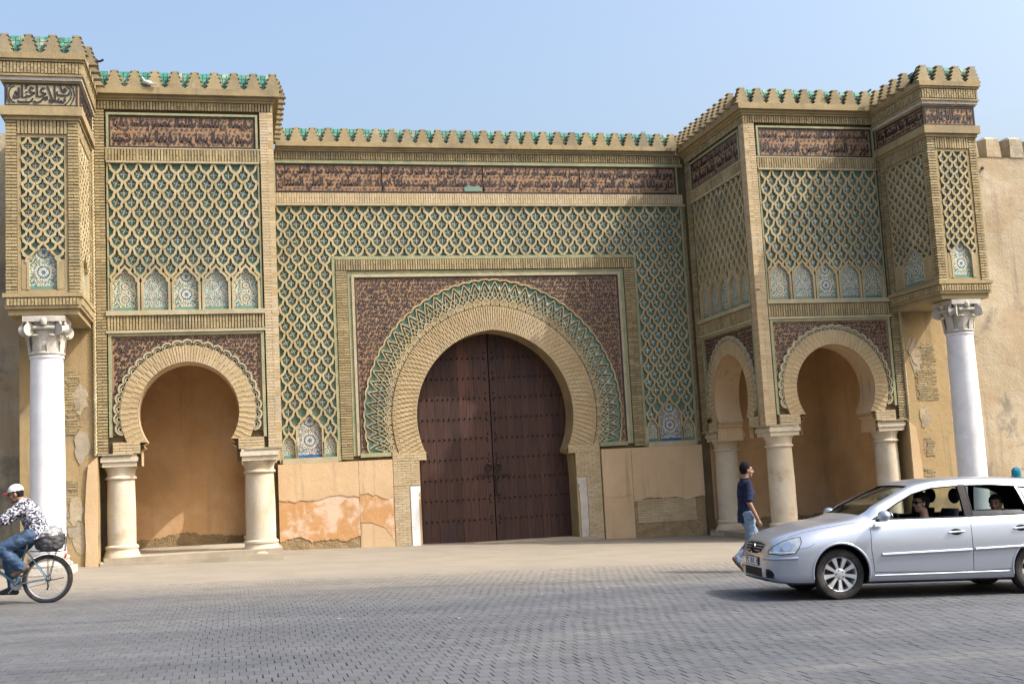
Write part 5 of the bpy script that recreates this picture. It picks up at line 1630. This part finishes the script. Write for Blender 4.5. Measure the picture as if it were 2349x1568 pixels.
WR = [(-3.40, .55), (-3.36, .62), (-3.28, .64), (-3.06, .575), (-2.5, .585), (-1.8, .60), (-1.18, .585), (-.9, .622), (-.55, .675), (-.3, .715), (-.15, .72), (.05, .70), (.3, .66), (.55, .60), (.70, .54), (.79, .47), (.845, .42), (.875, .38)]
def section(x):
    zt, zb, w, zs, ws, wr = (spl(T, x) for T in (ZT, ZB, WM, ZSH, WSH, WR))
    ze = zs + (zt - zs) * (.90 if zt - zs > .2 else .62)
    mid = (zb + zs) / 2
    P = [(0, zb), (w * .55, zb), (w * .88, zb + .01), (w * .965, zb + .06), (w * .985, zb + (zs - zb) * .22), (w, zb + (zs - zb) * .46), (w * .998, zb + (zs - zb) * .64), (w * .985, zb + (zs - zb) * .80), (ws + (w - ws) * .45, zb + (zs - zb) * .935), (ws, zs)]
    for t in (.3, .6, .85): P.append((ws + (wr - ws) * (t + .06 * math.sin(math.pi * t) * -1), zs + (ze - zs) * t))
    P += [(wr, ze), (wr * .93, ze + (zt - ze) * .42), (wr * .72, ze + (zt - ze) * .74), (wr * .38, ze + (zt - ze) * .94), (0, zt)]
    # resample smoothly
    out = []
    for i in range(len(P) - 1):
        p0, p1, p2, p3 = P[max(0, i - 1)], P[i], P[i + 1], P[min(len(P) - 1, i + 2)]
        for k in range(2):
            t = k / 2
            f = lambda a, b, c, d: .5 * (2 * b + (c - a) * t + (2 * a - 5 * b + 4 * c - d) * t * t + (3 * b - a - 3 * c + d) * t ** 3)
            out.append((f(p0[0], p1[0], p2[0], p3[0]), f(p0[1], p1[1], p2[1], p3[1])))
    out.append(P[-1])
    return out
def shell(xs, scale=None):
    mb = MB(); S_ = []
    for x in xs:
        h = section(x) if scale is None else scale(x, section(x))
        ring = [(x, y, z) for y, z in h] + [(x, -y, z) for y, z in reversed(h[1:-1])]
        S_.append(ring)
    k = len(S_[0])
    vs = [p for r in S_ for p in r]
    fs = [(i * k + j, i * k + (j + 1) % k, (i + 1) * k + (j + 1) % k, (i + 1) * k + j) for i in range(len(S_) - 1) for j in range(k)]
    fs += [list(range(k - 1, -1, -1)), list(range((len(S_) - 1) * k, len(S_) * k))]
    mb.add(vs, fs)
    return mb
xs = [-3.40, -3.385, -3.37, -3.35, -3.33, -3.30, -3.26, -3.2] + [-3.14 + .075 * i for i in range(50)] + [.60, .65, .70, .74, .775, .805, .83, .85, .865, .875]
body_mb = shell(xs)
def tmp(mb, mats):
    me = mb.mesh('tmp', mats)
    bm = bmesh.new(); bm.from_mesh(me); bmesh.ops.remove_doubles(bm, verts=bm.verts, dist=1e-5); bmesh.ops.recalc_face_normals(bm, faces=bm.faces); bm.to_mesh(me); bm.free()
    o = bpy.data.objects.new('tmp', me); SC2.collection.objects.link(o)
    return o
outer = tmp(body_mb, [M['paint'], M['interior'], M['black_trim']])
bm = bmesh.new(); bm.from_mesh(outer.data); BVH = BVHTree.FromBMesh(bm); bm.free()
# cutters
def inner(x, h):
    return [(y * .945, max(.30, z - .035 if z > .5 else z + .10) if z > .29 else .30) for y, z in h]
cav = shell([-3.16 + .12 * i for i in range(24)] + [-.33], inner)
def prism(poly, y0, y1, mi=0):
    mb = MB(); mb.poly(Fr((0, 0, 0), (1, 0, 0), (0, 1, 0)), poly, y0, y1, back=True); return mb
def inset(poly, d):
    c = Vector((sum(p[0] for p in poly) / len(poly), sum(p[1] for p in poly) / len(poly)))
    return [tuple(c + (Vector(p) - c) * (1 - d)) for p in poly]
WF1 = [(-.46, .975), (-.58, 1.035), (-.82, 1.168), (-1.05, 1.282), (-1.32, 1.35), (-1.66, 1.372), (-1.66, .985)]
WF2 = [(-1.76, .99), (-1.76, 1.375), (-2.10, 1.375), (-2.42, 1.355), (-2.50, 1.005)]
WF3 = [(-2.54, 1.008), (-2.47, 1.352), (-2.70, 1.315), (-2.86, 1.24), (-2.97, 1.10), (-3.0, 1.02)]
cutters = [(cav, M['interior'])]
for w_ in (WF1, WF2, WF3): cutters.append((prism(w_, -1.2, 1.2), M['black_trim']))
ws_ = MB()   # windscreen opening
WS = [(-.575, .62, 1.075), (-1.10, .505, 1.355)]
ws_.hexa([(-.50, -.63, 1.02), (-.50, .63, 1.02), (-1.13, .51, 1.345), (-1.13, -.51, 1.345), (-.20, -.63, 1.25), (-.20, .63, 1.25), (-.83, .51, 1.62), (-.83, -.51, 1.62)])
ws_2 = MB(); ws_2.hexa([(-.46, -.60, .90), (-.46, .60, .90), (-1.16, .48, 1.25), (-1.16, -.48, 1.25), (-.14, -.62, 1.25), (-.14, .62, 1.25), (-.84, .50, 1.66), (-.84, -.50, 1.66)])
cutters.append((ws_2, M['black_trim']))
rw = MB(); rw.hexa([(-3.0, -.52, 1.06), (-3.0, .52, 1.06), (-2.86, .47, 1.33), (-2.86, -.47, 1.33), (-3.6, -.52, 1.06), (-3.6, .52, 1.06), (-3.6, .47, 1.33), (-3.6, -.47, 1.33)]); cutters.append((rw, M['black_trim']))
WB = 2.578
for wx in (0, -WB):
    for sy in (-1, 1):
        c = MB(); c.lathe((wx, sy * .56, .335), [(0, 0), (.36, 0), (.36, .5), (0, .5)], 40, axis=(0, sy, 0)); cutters.append((c, M['black_trim']))
objs = []
for mb, mt in cutters:
    o = tmp(mb, [mt]); objs.append(o)
    md = outer.modifiers.new('b', 'BOOLEAN'); md.operation = 'DIFFERENCE'; md.solver = 'EXACT'; md.object = o
    try: md.material_mode = 'TRANSFER'
    except Exception: pass
with bpy.context.temp_override(scene=SC2, view_layer=SC2.view_layers[0]): dg = bpy.context.evaluated_depsgraph_get()
me = bpy.data.meshes.new_from_object(outer.evaluated_get(dg))
for o in objs + [outer]: bpy.data.objects.remove(o)
me.shade_smooth(); me.set_sharp_from_angle(angle=R(28))
cbody = link('body', me, car)

def on_body(fn, pts, d, push=.003):
    """drop points (from fn: 2D -> 3D start) along d on the body; returns points a little proud of it"""
    out = []
    d = Vector(d).normalized()
    for p in pts:
        s3 = Vector(fn(*p))
        hit, nrm, _, _ = BVH.ray_cast(s3, d)
        if hit is None:
            hit, nrm, _, _ = BVH.find_nearest(s3 + d * 1.0)
        if nrm.dot(d) > 0: nrm = -nrm
        out.append((hit + nrm * push, nrm))
    return out
def patch(name, mat, poly, fn, d, push, parent, thick=0, cuts=3, smooth=40):
    bm = bmesh.new()
    f = bm.faces.new([bm.verts.new((a, b, 0)) for a, b in poly])
    bmesh.ops.triangulate(bm, faces=bm.faces[:])
    for _ in range(cuts):
        L = [e for e in bm.edges if e.calc_length() > .07]
        if not L: break
        bmesh.ops.subdivide_edges(bm, edges=L, cuts=1, use_grid_fill=False)
        bmesh.ops.triangulate(bm, faces=bm.faces[:])
    H = on_body(fn, [(v.co.x, v.co.y) for v in bm.verts], d, push)
    for v, h in zip(bm.verts, H): v.co = h[0]
    if thick:
        r = bmesh.ops.extrude_face_region(bm, geom=bm.faces[:])
        for g in r['geom']:
            if isinstance(g, bmesh.types.BMVert): g.co += H[0][1] * thick
    bmesh.ops.recalc_face_normals(bm, faces=bm.faces)
    me = bpy.data.meshes.new(name); bm.to_mesh(me); bm.free()
    me.materials.append(mat); me.shade_smooth(); me.set_sharp_from_angle(angle=R(smooth))
    return link(name, me, parent)
def line3(name, mat, pts, fn, d, r, parent, push=0, closed=False, seg=6):
    P = []
    for a, b in zip(pts, pts[1:] + (pts[:1] if closed else [])):
        n = max(1, int(math.hypot(a[0] - b[0], a[1] - b[1]) / .05))
        P += [(a[0] + (b[0] - a[0]) * i / n, a[1] + (b[1] - a[1]) * i / n) for i in range(n)]
    if not closed: P.append(pts[-1])
    H = [h[0] for h in on_body(fn, P, d, push)]
    mb = MB(); mb.tube(H, r, seg, closed=closed)
    return mb.build(name, mat, parent, smooth=60)

for sy in (1, -1):
    SD = lambda x, z, sy=sy: (x, sy * 1.3, z)
    dn = (0, -sy, 0)
    # side glass (front window wound down on the near side)
    for k, (w_, gm) in enumerate(((WF1, 'glass'), (WF2, 'glass'), (WF3, 'dark_glass'))):
        if sy > 0 and k < 2:
            top = {0: 1.0, 1: 1.06}[k]
            w2 = [(a, min(b, top)) for a, b in w_]
            if k == 0: continue
            w_ = w2
        patch('side_window', M[gm], w_, SD, dn, -.012, car, cuts=2)
    for w_ in (WF1, WF2, WF3): line3('window_seal', M['black_trim'], w_, SD, dn, .009, car, -.002, True)
    patch('pillar_trim', M['black_trim'], [(-1.665, .98), (-1.755, .98), (-1.755, 1.385), (-1.665, 1.385)], SD, dn, .003, car)
    # door outlines
    dl = M['black_trim']
    line3('door_gap', dl, [(-.40, .935), (-.39, .60), (-.42, .33), (-1.70, .31), (-1.705, .98)], SD, dn, .0045, car, -.002)
    line3('door_gap', dl, [(-1.705, .31), (-2.20, .33), (-2.34, .52), (-2.46, .72), (-2.56, .98)], SD, dn, .0045, car, -.002)
    line3('panel_gap', dl, [(.60, .62), (.40, .66), (.33, .70)], SD, dn, .0035, car, -.002)
    line3('bonnet_gap', dl, [(-.26, .945), (-.05, .918), (.2, .880), (.42, .835), (.60, .778)], SD, dn, .004, car, -.002)
    for u0, u1, z0, z1 in ((-.52, -1.68, .545, .575), (-1.73, -2.36, .580, .602)): line3('side_moulding', M['paint'], [(u0, z0), (u1, z1)], SD, dn, .020, car, .004, seg=8)
    line3('sill_line', M['paint'], [(-.42, .285), (-2.16, .295)], SD, dn, .014, car, -.007, seg=8)
    for hx, hz in ((-1.50, .80), (-2.36, .83)):
        hd = patch('door_handle', M['black_trim'], [(hx + .075 * math.cos(a), hz + .040 * math.sin(a)) for a in [2 * math.pi * i / 16 for i in range(16)]], SD, dn, .003, car)
        line3('handle_bar', M['paint'], [(hx - .10, hz + .002), (hx + .10, hz - .006)], SD, dn, .013, hd, .020, seg=8)
    # wheel arch lips
    for wx in (0, -WB):
        line3('arch_lip', M['paint'], [(wx + .365 * math.cos(a), .335 + .365 * math.sin(a)) for a in [R(-12) + R(204) * i / 30 for i in range(31)]], SD, dn, .016, car, -.006, seg=8)
    # headlight
    HL = lambda u, z, sy=sy: (1.6, sy * 1.2 + u * 0 , z)
    A = Vector((1, sy * 1.0, 0)).normalized(); T = Vector((A.y, -A.x, 0)) * sy * -1   # along the corner, outwards
    fn = lambda u, z, A=A, T=T, sy=sy: tuple(Vector((.45, sy * .55, z)) + A * 1.2 + T * u)
    hp = [(-.25, .575), (-.27, .605), (-.19, .665), (-.07, .728), (.05, .768), (.13, .775), (.16, .725), (.145, .645), (.11, .588), (-.04, .567)]
    hl = patch('headlight', M['lens'], hp, fn, -A, .006, car)
    for cu, cz, rr in ((-.125, .628, .048), (.005, .668, .057)):
        patch('lamp', M['chrome'], [(cu + rr * math.cos(a), cz + rr * math.sin(a)) for a in [2 * math.pi * i / 16 for i in range(16)]], fn, -A, .010, hl)
    patch('indicator', M['plate'], [(-.23, .582), (.10, .592), (.11, .606), (-.24, .598)], fn, -A, .010, hl)
    line3('lamp_rim', M['black_trim'], hp, fn, -A, .006, hl, .004, True)
    # bumper strip
    line3('bumper_strip', M['paint'], [(-.36, .512), (-.1, .515), (.14, .528)], fn, -A, .019, car, .002, seg=8)
    # mirror
    mr = MB(); ell(mr, (-.53, sy * .985, 1.025), (.075, .115, .070)); cap(mr, (-.49, sy * .84, .970), (-.52, sy * .93, .985), .026, .030)
    mo_ = blob(mr, 'wing_mirror', M['paint'], car, .010, 2)
    mf = MB(); mf.cube((-.59, min(sy * .86, sy * .90), .95), (-.47, max(sy * .86, sy * .90), .985)); mf.build('mirror_foot', M['black_trim'], mo_)
    mc_ = MB(); ell(mc_, (-.605, sy * .985, 1.025), (.008, .095, .055)); mc_.build('mirror_glass', M['chrome'], mo_, smooth=60)
    # tail lamp
    patch('tail_lamp', M['cap_red'], [(-3.34, .80), (-3.22, .78), (-3.14, .92), (-3.24, .95), (-3.33, .95)], SD, dn, .004, car)
    line3('roof_strip', dl, [(-.9, 1.365) if False else (-1.2, 1.43), (-2.0, 1.47), (-2.8, 1.43)], lambda x, y, sy=sy: (x, sy * .545, 2.0), (0, 0, -1), .006, car, -.002) if False else None
FN = lambda y, z: (1.6, y, z)
patch('windscreen', M['glass'], [(-.58, .0), (.58, .0), (.49, 1.0), (-.49, 1.0)], lambda y, t: (-.365 - .68 * t + .9, y, 1.06 + .335 * t + .9 * .3), (-1, 0, -.3), -.014, car)
patch('rear_window', M['dark_glass'], [(-.52, 1.06), (.52, 1.06), (.47, 1.33), (-.47, 1.33)], lambda y, z: (-4.2, y, z), (1, 0, 0), -.012, car)
# nose
grl = patch('grille', M['black_trim'], [(-.40, .680), (-.33, .590), (-.16, .560), (.16, .560), (.33, .590), (.40, .680), (.20, .698), (-.20, .698)], FN, (-1, 0, 0), .003, car)
for z, w_ in ((.665, .37), (.632, .34), (.595, .28)): line3('grille_bar', M['paint'], [(-w_, z), (w_, z)], FN, (-1, 0, 0), .006, grl, .006)
bdg = patch('badge', M['chrome'], [(.062 * math.cos(a), .618 + .062 * math.sin(a)) for a in [2 * math.pi * i / 24 for i in range(24)]], FN, (-1, 0, 0), .016, car, .006)
line3('badge_letter', M['black_trim'], [(-.026, .665), (0, .628), (.026, .665)], FN, (-1, 0, 0), .005, bdg, .026)
line3('badge_letter', M['black_trim'], [(-.050, .645), (-.022, .578), (0, .620), (.022, .578), (.050, .645)], FN, (-1, 0, 0), .005, bdg, .026)
intake = patch('lower_intake', M['black_trim'], [(-.38, .275), (.38, .275), (.36, .385), (-.36, .385)], FN, (-1, 0, 0), .003, car)
for z in (.295, .32, .345, .37): line3('intake_bar', M['black_trim'], [(-.36, z), (.36, z)], FN, (-1, 0, 0), .004, intake, .004)
for sy in (1, -1):
    A = Vector((1, sy * .75, 0)).normalized(); fnf = lambda y, z, sy=sy: (1.2 , sy * y + sy * .58, z)
    patch('fog_intake', M['black_trim'], [(.10, .275), (.27, .275), (.265, .33), (.235, .365), (.18, .385), (.085, .385)], fnf, (-1, -sy * .45, 0), .003, car)
line3('front_lip', M['black_trim'], [(-.50, .238), (0, .232), (.50, .238)], FN, (-1, 0, 0), .022, car, -.012)
pl = patch('number_plate', M['plate'], [(-.26, .415), (.26, .415), (.26, .515), (-.26, .515)], FN, (-1, 0, 0), .012, car, .004)
line3('plate_rim', M['black_trim'], [(-.262, .413), (.262, .413), (.262, .517), (-.262, .517)], FN, (-1, 0, 0), .005, pl, .015, True)
def plate_text(t, y0, y1):
    cu = bpy.data.curves.new('t', 'FONT'); cu.body = t; cu.resolution_u = 2; cu.offset = .02
    o = bpy.data.objects.new('t', cu); COL.objects.link(o); me = o.to_mesh()
    V = [v.co.copy() for v in me.vertices]; F = [list(p.vertices) for p in me.polygons]; o.to_mesh_clear(); bpy.data.objects.remove(o)
    ax, bx = min(v.x for v in V), max(v.x for v in V); ay, by = min(v.y for v in V), max(v.y for v in V)
    mb = MB(); H = on_body(FN, [(y0 + (v.x - ax) / (bx - ax) * (y1 - y0), .432 + (v.y - ay) / (by - ay) * .066) for v in V], (-1, 0, 0), .0195)
    mb.add([h[0] for h in H], F); mb.build('plate_number', M['black_trim'], pl)
plate_text('1 55 7', .235, -.235)
# underbody, wheels
ub = MB(); ub.cube((-3.1, -.62, .17), (.55, .62, .30)); ub.cube((-2.2, -.5, .13), (-1.4, -.2, .2)); ub.build('underbody', M['black_trim'], car)
bl = MB(); bl.cube((-.6, -.52, .3), (.5, .52, .62)); bl.build('engine_block', M['black_trim'], car)
def car_wheel(x, sy):
    w = empty('wheel', (x, sy * .70, .312)); w.parent = car
    t = MB(); o = sy
    r = .316
    t.lathe((0, 0, 0), [(.215, -.09 * o), (.25, -.10 * o), (.295, -.10 * o), (r, -.075 * o), (r + .001, 0), (r, .07 * o), (.298, .098 * o), (.262, .106 * o), (.228, .100 * o), (.214, .088 * o)], 56, axis=(0, 1, 0))
    for k in range(3):
        for i in range(0): pass
    t.build('tyre', M['rubber'], w, smooth=35)
    m = MB(); m.lathe((0, 0, 0), [(.214, .090 * o), (.212, .094 * o), (.203, .085 * o), (.192, .03 * o), (.185, -.06 * o)], 48, axis=(0, 1, 0)); m.build('rim', M['alloy'], w, smooth=40)
    dk = MB(); dk.lathe((0, 0, 0), [(0, -.01 * o), (.19, -.01 * o)], 32, axis=(0, 1, 0)); dk.build('brake_disc', M['dark_steel'], w)
    s = MB(); row = []
    for rr, ww, yy in ((.045, .022, .070), (.09, .020, .076), (.15, .026, .082), (.204, .036, .086)):
        row.append([Vector((rr, (yy - .03) * o, -ww)), Vector((rr, yy * o, -ww * .85)), Vector((rr, yy * o, ww * .85)), Vector((rr, (yy - .03) * o, ww))])
    s.add([v for r_ in row for v in r_], [(4 * j + e, 4 * j + e + 1, 4 * j + e + 5, 4 * j + e + 4) for j in range(3) for e in range(3)])
    sm_ = s.mesh('spoke', M['alloy']); sm_.shade_smooth(); sm_.set_sharp_from_angle(angle=R(40))
    for i in range(9): link('spoke', sm_, w).rotation_euler = (0, 2 * math.pi * i / 9 + .17, 0)
    h = MB(); h.lathe((0, 0, 0), [(.072, .03 * o), (.070, .074 * o), (.055, .079 * o), (.034, .079 * o), (.032, .086 * o), (0, .088 * o)], 24, axis=(0, 1, 0)); h.build('hub_cap', M['alloy'], w, smooth=40)
    bo = MB()
    for i in range(5):
        a = 2 * math.pi * i / 5; bo.lathe((.050 * math.cos(a), .074 * o, .050 * math.sin(a)), [(.009, 0), (.009, .008 * o), (0, .008 * o)], 8, axis=(0, 1, 0))
    tag(bo.build('wheel_bolts', M['dark_steel'], w), kind='stuff')
for x in (0, -WB):
    for sy in (1, -1): car_wheel(x, sy)
# inside
def seat(x, y, z=.40):
    s = empty('seat', (x, y, 0)); s.parent = car
    q = MB(); loft(q, [((-.02, 0, z), .24, .22, 0), ((0, 0, z + .14), .26, .24, R(-6)), ((0, 0, z + .2), .22, .2, R(-6))], 16, 3); blob(q, 'cushion', M['interior'], s, .02, 2)
    q = MB(); loft(q, [((-.22, 0, z + .14), .07, .23, 0), ((-.28, 0, z + .40), .075, .24, 0), ((-.36, 0, z + .68), .06, .20, 0)], 16, 3); blob(q, 'backrest', M['interior'], s, .02, 2)
    q = MB(); ell(q, (-.42, 0, z + .84), (.055, .13, .10)); q.build('headrest', M['interior'], s, smooth=60)
for y in (.36, -.36): seat(-1.32, y)
q = MB(); loft(q, [((-2.30, 0, .42), .24, .58, 0), ((-2.28, 0, .58), .25, .60, 0)], 20, 4); loft(q, [((-2.52, 0, .5), .08, .58, 0), ((-2.62, 0, 1.0), .06, .56, 0)], 20, 4); blob(q, 'rear_bench', M['interior'], car, .025, 2)
q = MB(); loft(q, [((-.62, 0, .60), .16, .72, 0), ((-.66, 0, .90), .17, .70, 0), ((-.62, 0, .97), .12, .66, 0)], 20, 4); blob(q, 'dashboard', M['interior'], car, .025, 2)
q = MB(); C0 = Vector((-.86, .36, .86)); U_ = Vector((-.42, 0, .90)); 
q.tube([C0 + Vector((0, .185 * math.cos(a), 0)) + U_ * .185 * math.sin(a) for a in [2 * math.pi * i / 28 for i in range(28)]], .016, 8, closed=True); q.tube([C0, C0 + Vector((.25, 0, -.12))], .03, 8)
q.tube([C0 - Vector((0, .17, 0)), C0 + Vector((0, .17, 0))], .014, 6); q.build('steering_wheel', M['black_trim'], car, smooth=60)

def sitter(lx, ly, zs, label, shirt, hairm, skin, yaw, s=1.0, shades=False, arms=True, group=None):
    p = empty('person')
    tag(p, label, 'person')
    p.matrix_world = cm @ Matrix.Translation((lx, ly, 0))
    b = MB()
    loft(b, [((-.05, 0, zs), .13, .17, 0), ((-.09, 0, zs + .2 * s), .11, .15, 0), ((-.13, 0, zs + .42 * s), .115, .175, 0), ((-.13, 0, zs + .53 * s), .07, .10, 0)])
    cap(b, (-.13, 0, zs + .5 * s), (-.11, 0, zs + .64 * s), .058 * s, .052 * s)
    P, Rm = head_parts(b, (-.085, 0, zs + .715 * s), yaw, 0, s * .97)
    sh = {k: (-.11, k * .18 * s, zs + .46 * s) for k in (1, -1)}
    for k in (1, -1):
        e = (.10, k * .24 * s, zs + .22 * s); w_ = (.34, k * .17 * s, zs + .34 * s) if arms else (.22, k * .12, zs + .08)
        arm(b, sh[k], e, w_); hand(b, w_, (.7, 0, .3), (0, -k, -.2), .95, .9)
        leg(b, (-.02, k * .1, zs + .02), (.34 * s, k * .12, zs + .08), (.50 * s, k * .12, zs - .08), (.085, .055, .035))
    blob(b, 'body', skin, p, .011, 2)
    if shades:
        g = MB()
        for k in (1, -1): ell(g, P(.086, k * .034, .010), (.010, .032, .022), Rm); cap(g, P(.080, k * .062, .016), P(.0, k * .080, .010), .005, .005)
        cap(g, P(.094, -.012, .014), P(.094, .012, .014), .005, .005); g.build('sunglasses', M['black_trim'], p, smooth=60)
    else: face_marks(P, Rm, s * .97, p)
    hair_cap(P, Rm, s * .97, p, hairm, bulk=.016, low=-.03)
    t = MB()
    loft(t, [((-.05, 0, zs - .02), .155, .19, 0), ((-.09, 0, zs + .2 * s), .135, .178, 0), ((-.13, 0, zs + .42 * s), .13, .20, 0), ((-.13, 0, zs + .535 * s), .075, .10, 0)])
    for k in (1, -1): cap(t, sh[k], Vector(sh[k]).lerp(Vector((.10, k * .24 * s, zs + .22 * s)), .9), .07, .065)
    blob(t, 'shirt', shirt, p, .014, 2, .008)
sitter(-1.20, .36, .44, 'driver in dark sunglasses at the open front window of the car', M['dark_cloth'], M['hair'], M['skin_pale'], R(6), 1.0, True)
sitter(-.98, -.34, .47, 'front passenger with reddish brown hair beyond the driver', M['dark_cloth'], M['red_hair'], M['skin_pale'], R(0), .95, arms=False)
sitter(-2.22, .34, .46, 'dark haired boy looking out of the rear side window of the car', M['dark_cloth'], M['hair'], M['skin'], R(48), .92, arms=False)

# ------------------------------------------------------------------ small things on the roofs
def rod(label, pts, extra=None, r=.022):
    o = empty('roof_lamp', pts[0]); tag(o, label, 'lamp')
    b = Vector(pts[0]); q = MB(); q.tube([Vector(p) - b for p in pts], r, 8); q.build('pole', M['iron'], o, smooth=50)
    if extra:
        q = MB(); q.tube([Vector(p) - b for p in extra], .026, 8); q.build('arm', M['iron'], o, smooth=50)
        c = Vector(extra[0]) - b; q = MB(); q.cube(tuple(c - Vector((.035, .06, .045))), tuple(c + Vector((.035, .06, .035)))); q.build('lamp_head', M['iron'], o)
rod('dark lamp pole with a side arm on the left roof', [(-9.52, -4.75, 10.62), (-9.55, -4.75, 10.98)], [(-9.58, -4.75, 11.0), (-9.48, -4.76, 11.0), (-9.42, -4.76, 11.04)])
rod('plain leaning pole on the right roof', [(9.30, -3.7, 10.72), (9.40, -3.72, 11.0), (9.72, -3.75, 11.22)], r=.025)
pg = empty('pigeon', (-8.53, -4.26, 10.62)); tag(pg, 'white and grey pigeon on the ledge of the left pavilion', 'pigeon')
q = MB(); ell(q, (0, 0, .10), (.105, .055, .055), Matrix.Rotation(R(-18), 3, 'Y')); cap(q, (.07, 0, .13), (.115, 0, .20), .034, .024); ell(q, (.125, 0, .215), (.028, .023, .024)); cap(q, (.145, 0, .212), (.172, 0, .205), .008, .003); cap(q, (-.09, 0, .075), (-.20, 0, .045), .034, .022, ((0, 0, 1), .45))
M['feather'] = surf('feather', (.62, .62, .62), (.30, .31, .34), 14, ws=False, bscale=60); blob(q, 'body', M['feather'], pg, .009, 1)
q = MB(); 
for y in (-.02, .02): q.tube([(0, y, .06), (.01, y, 0), (.04, y, .004)], .005, 5)
q.build('legs', M['cap_red'], pg)
pg.rotation_euler = (0, 0, R(165))
# weeds rooted behind the merlons
def weed(x, y, z, h, label):
    o = empty('weed', (x, y, z)); tag(o, label, 'plant', 'weeds on the parapets')
    st = MB(); lf = MB()
    for i in range(9):
        a = rnd.uniform(0, 6.28); L = h * rnd.uniform(.5, 1)
        d = Vector((math.cos(a) * .35, math.sin(a) * .35, 1)).normalized()
        st.tube([Vector((0, 0, 0)), d * L * .6, d * L + Vector((d.x * .05, d.y * .05, -.02))], .004, 4)
        for k in range(7):
            p = d * L * rnd.uniform(.3, 1); n = Vector((rnd.gauss(0, 1), rnd.gauss(0, 1), rnd.gauss(0, .6))).normalized() * .035; t = n.orthogonal().normalized() * .014
            lf.add([p, p + n * .5 + t, p + n, p + n * .5 - t], [(0, 1, 2, 3)])
    st.build('stems', M['leather'], o); tag(lf.build('leaves', M['weed'], o), kind='stuff')
M['weed'] = flat('weed', (.06, .10, .03), .7, var=.4, vs=30)
weed(8.15, -4.25, 10.72, .22, 'green weed sprouting between the merlons of the right pavilion')
weed(4.65, -.05, 10.95, .20, 'dry weed on the central parapet near the right pavilion')
bpy.data.scenes.remove(SC2)
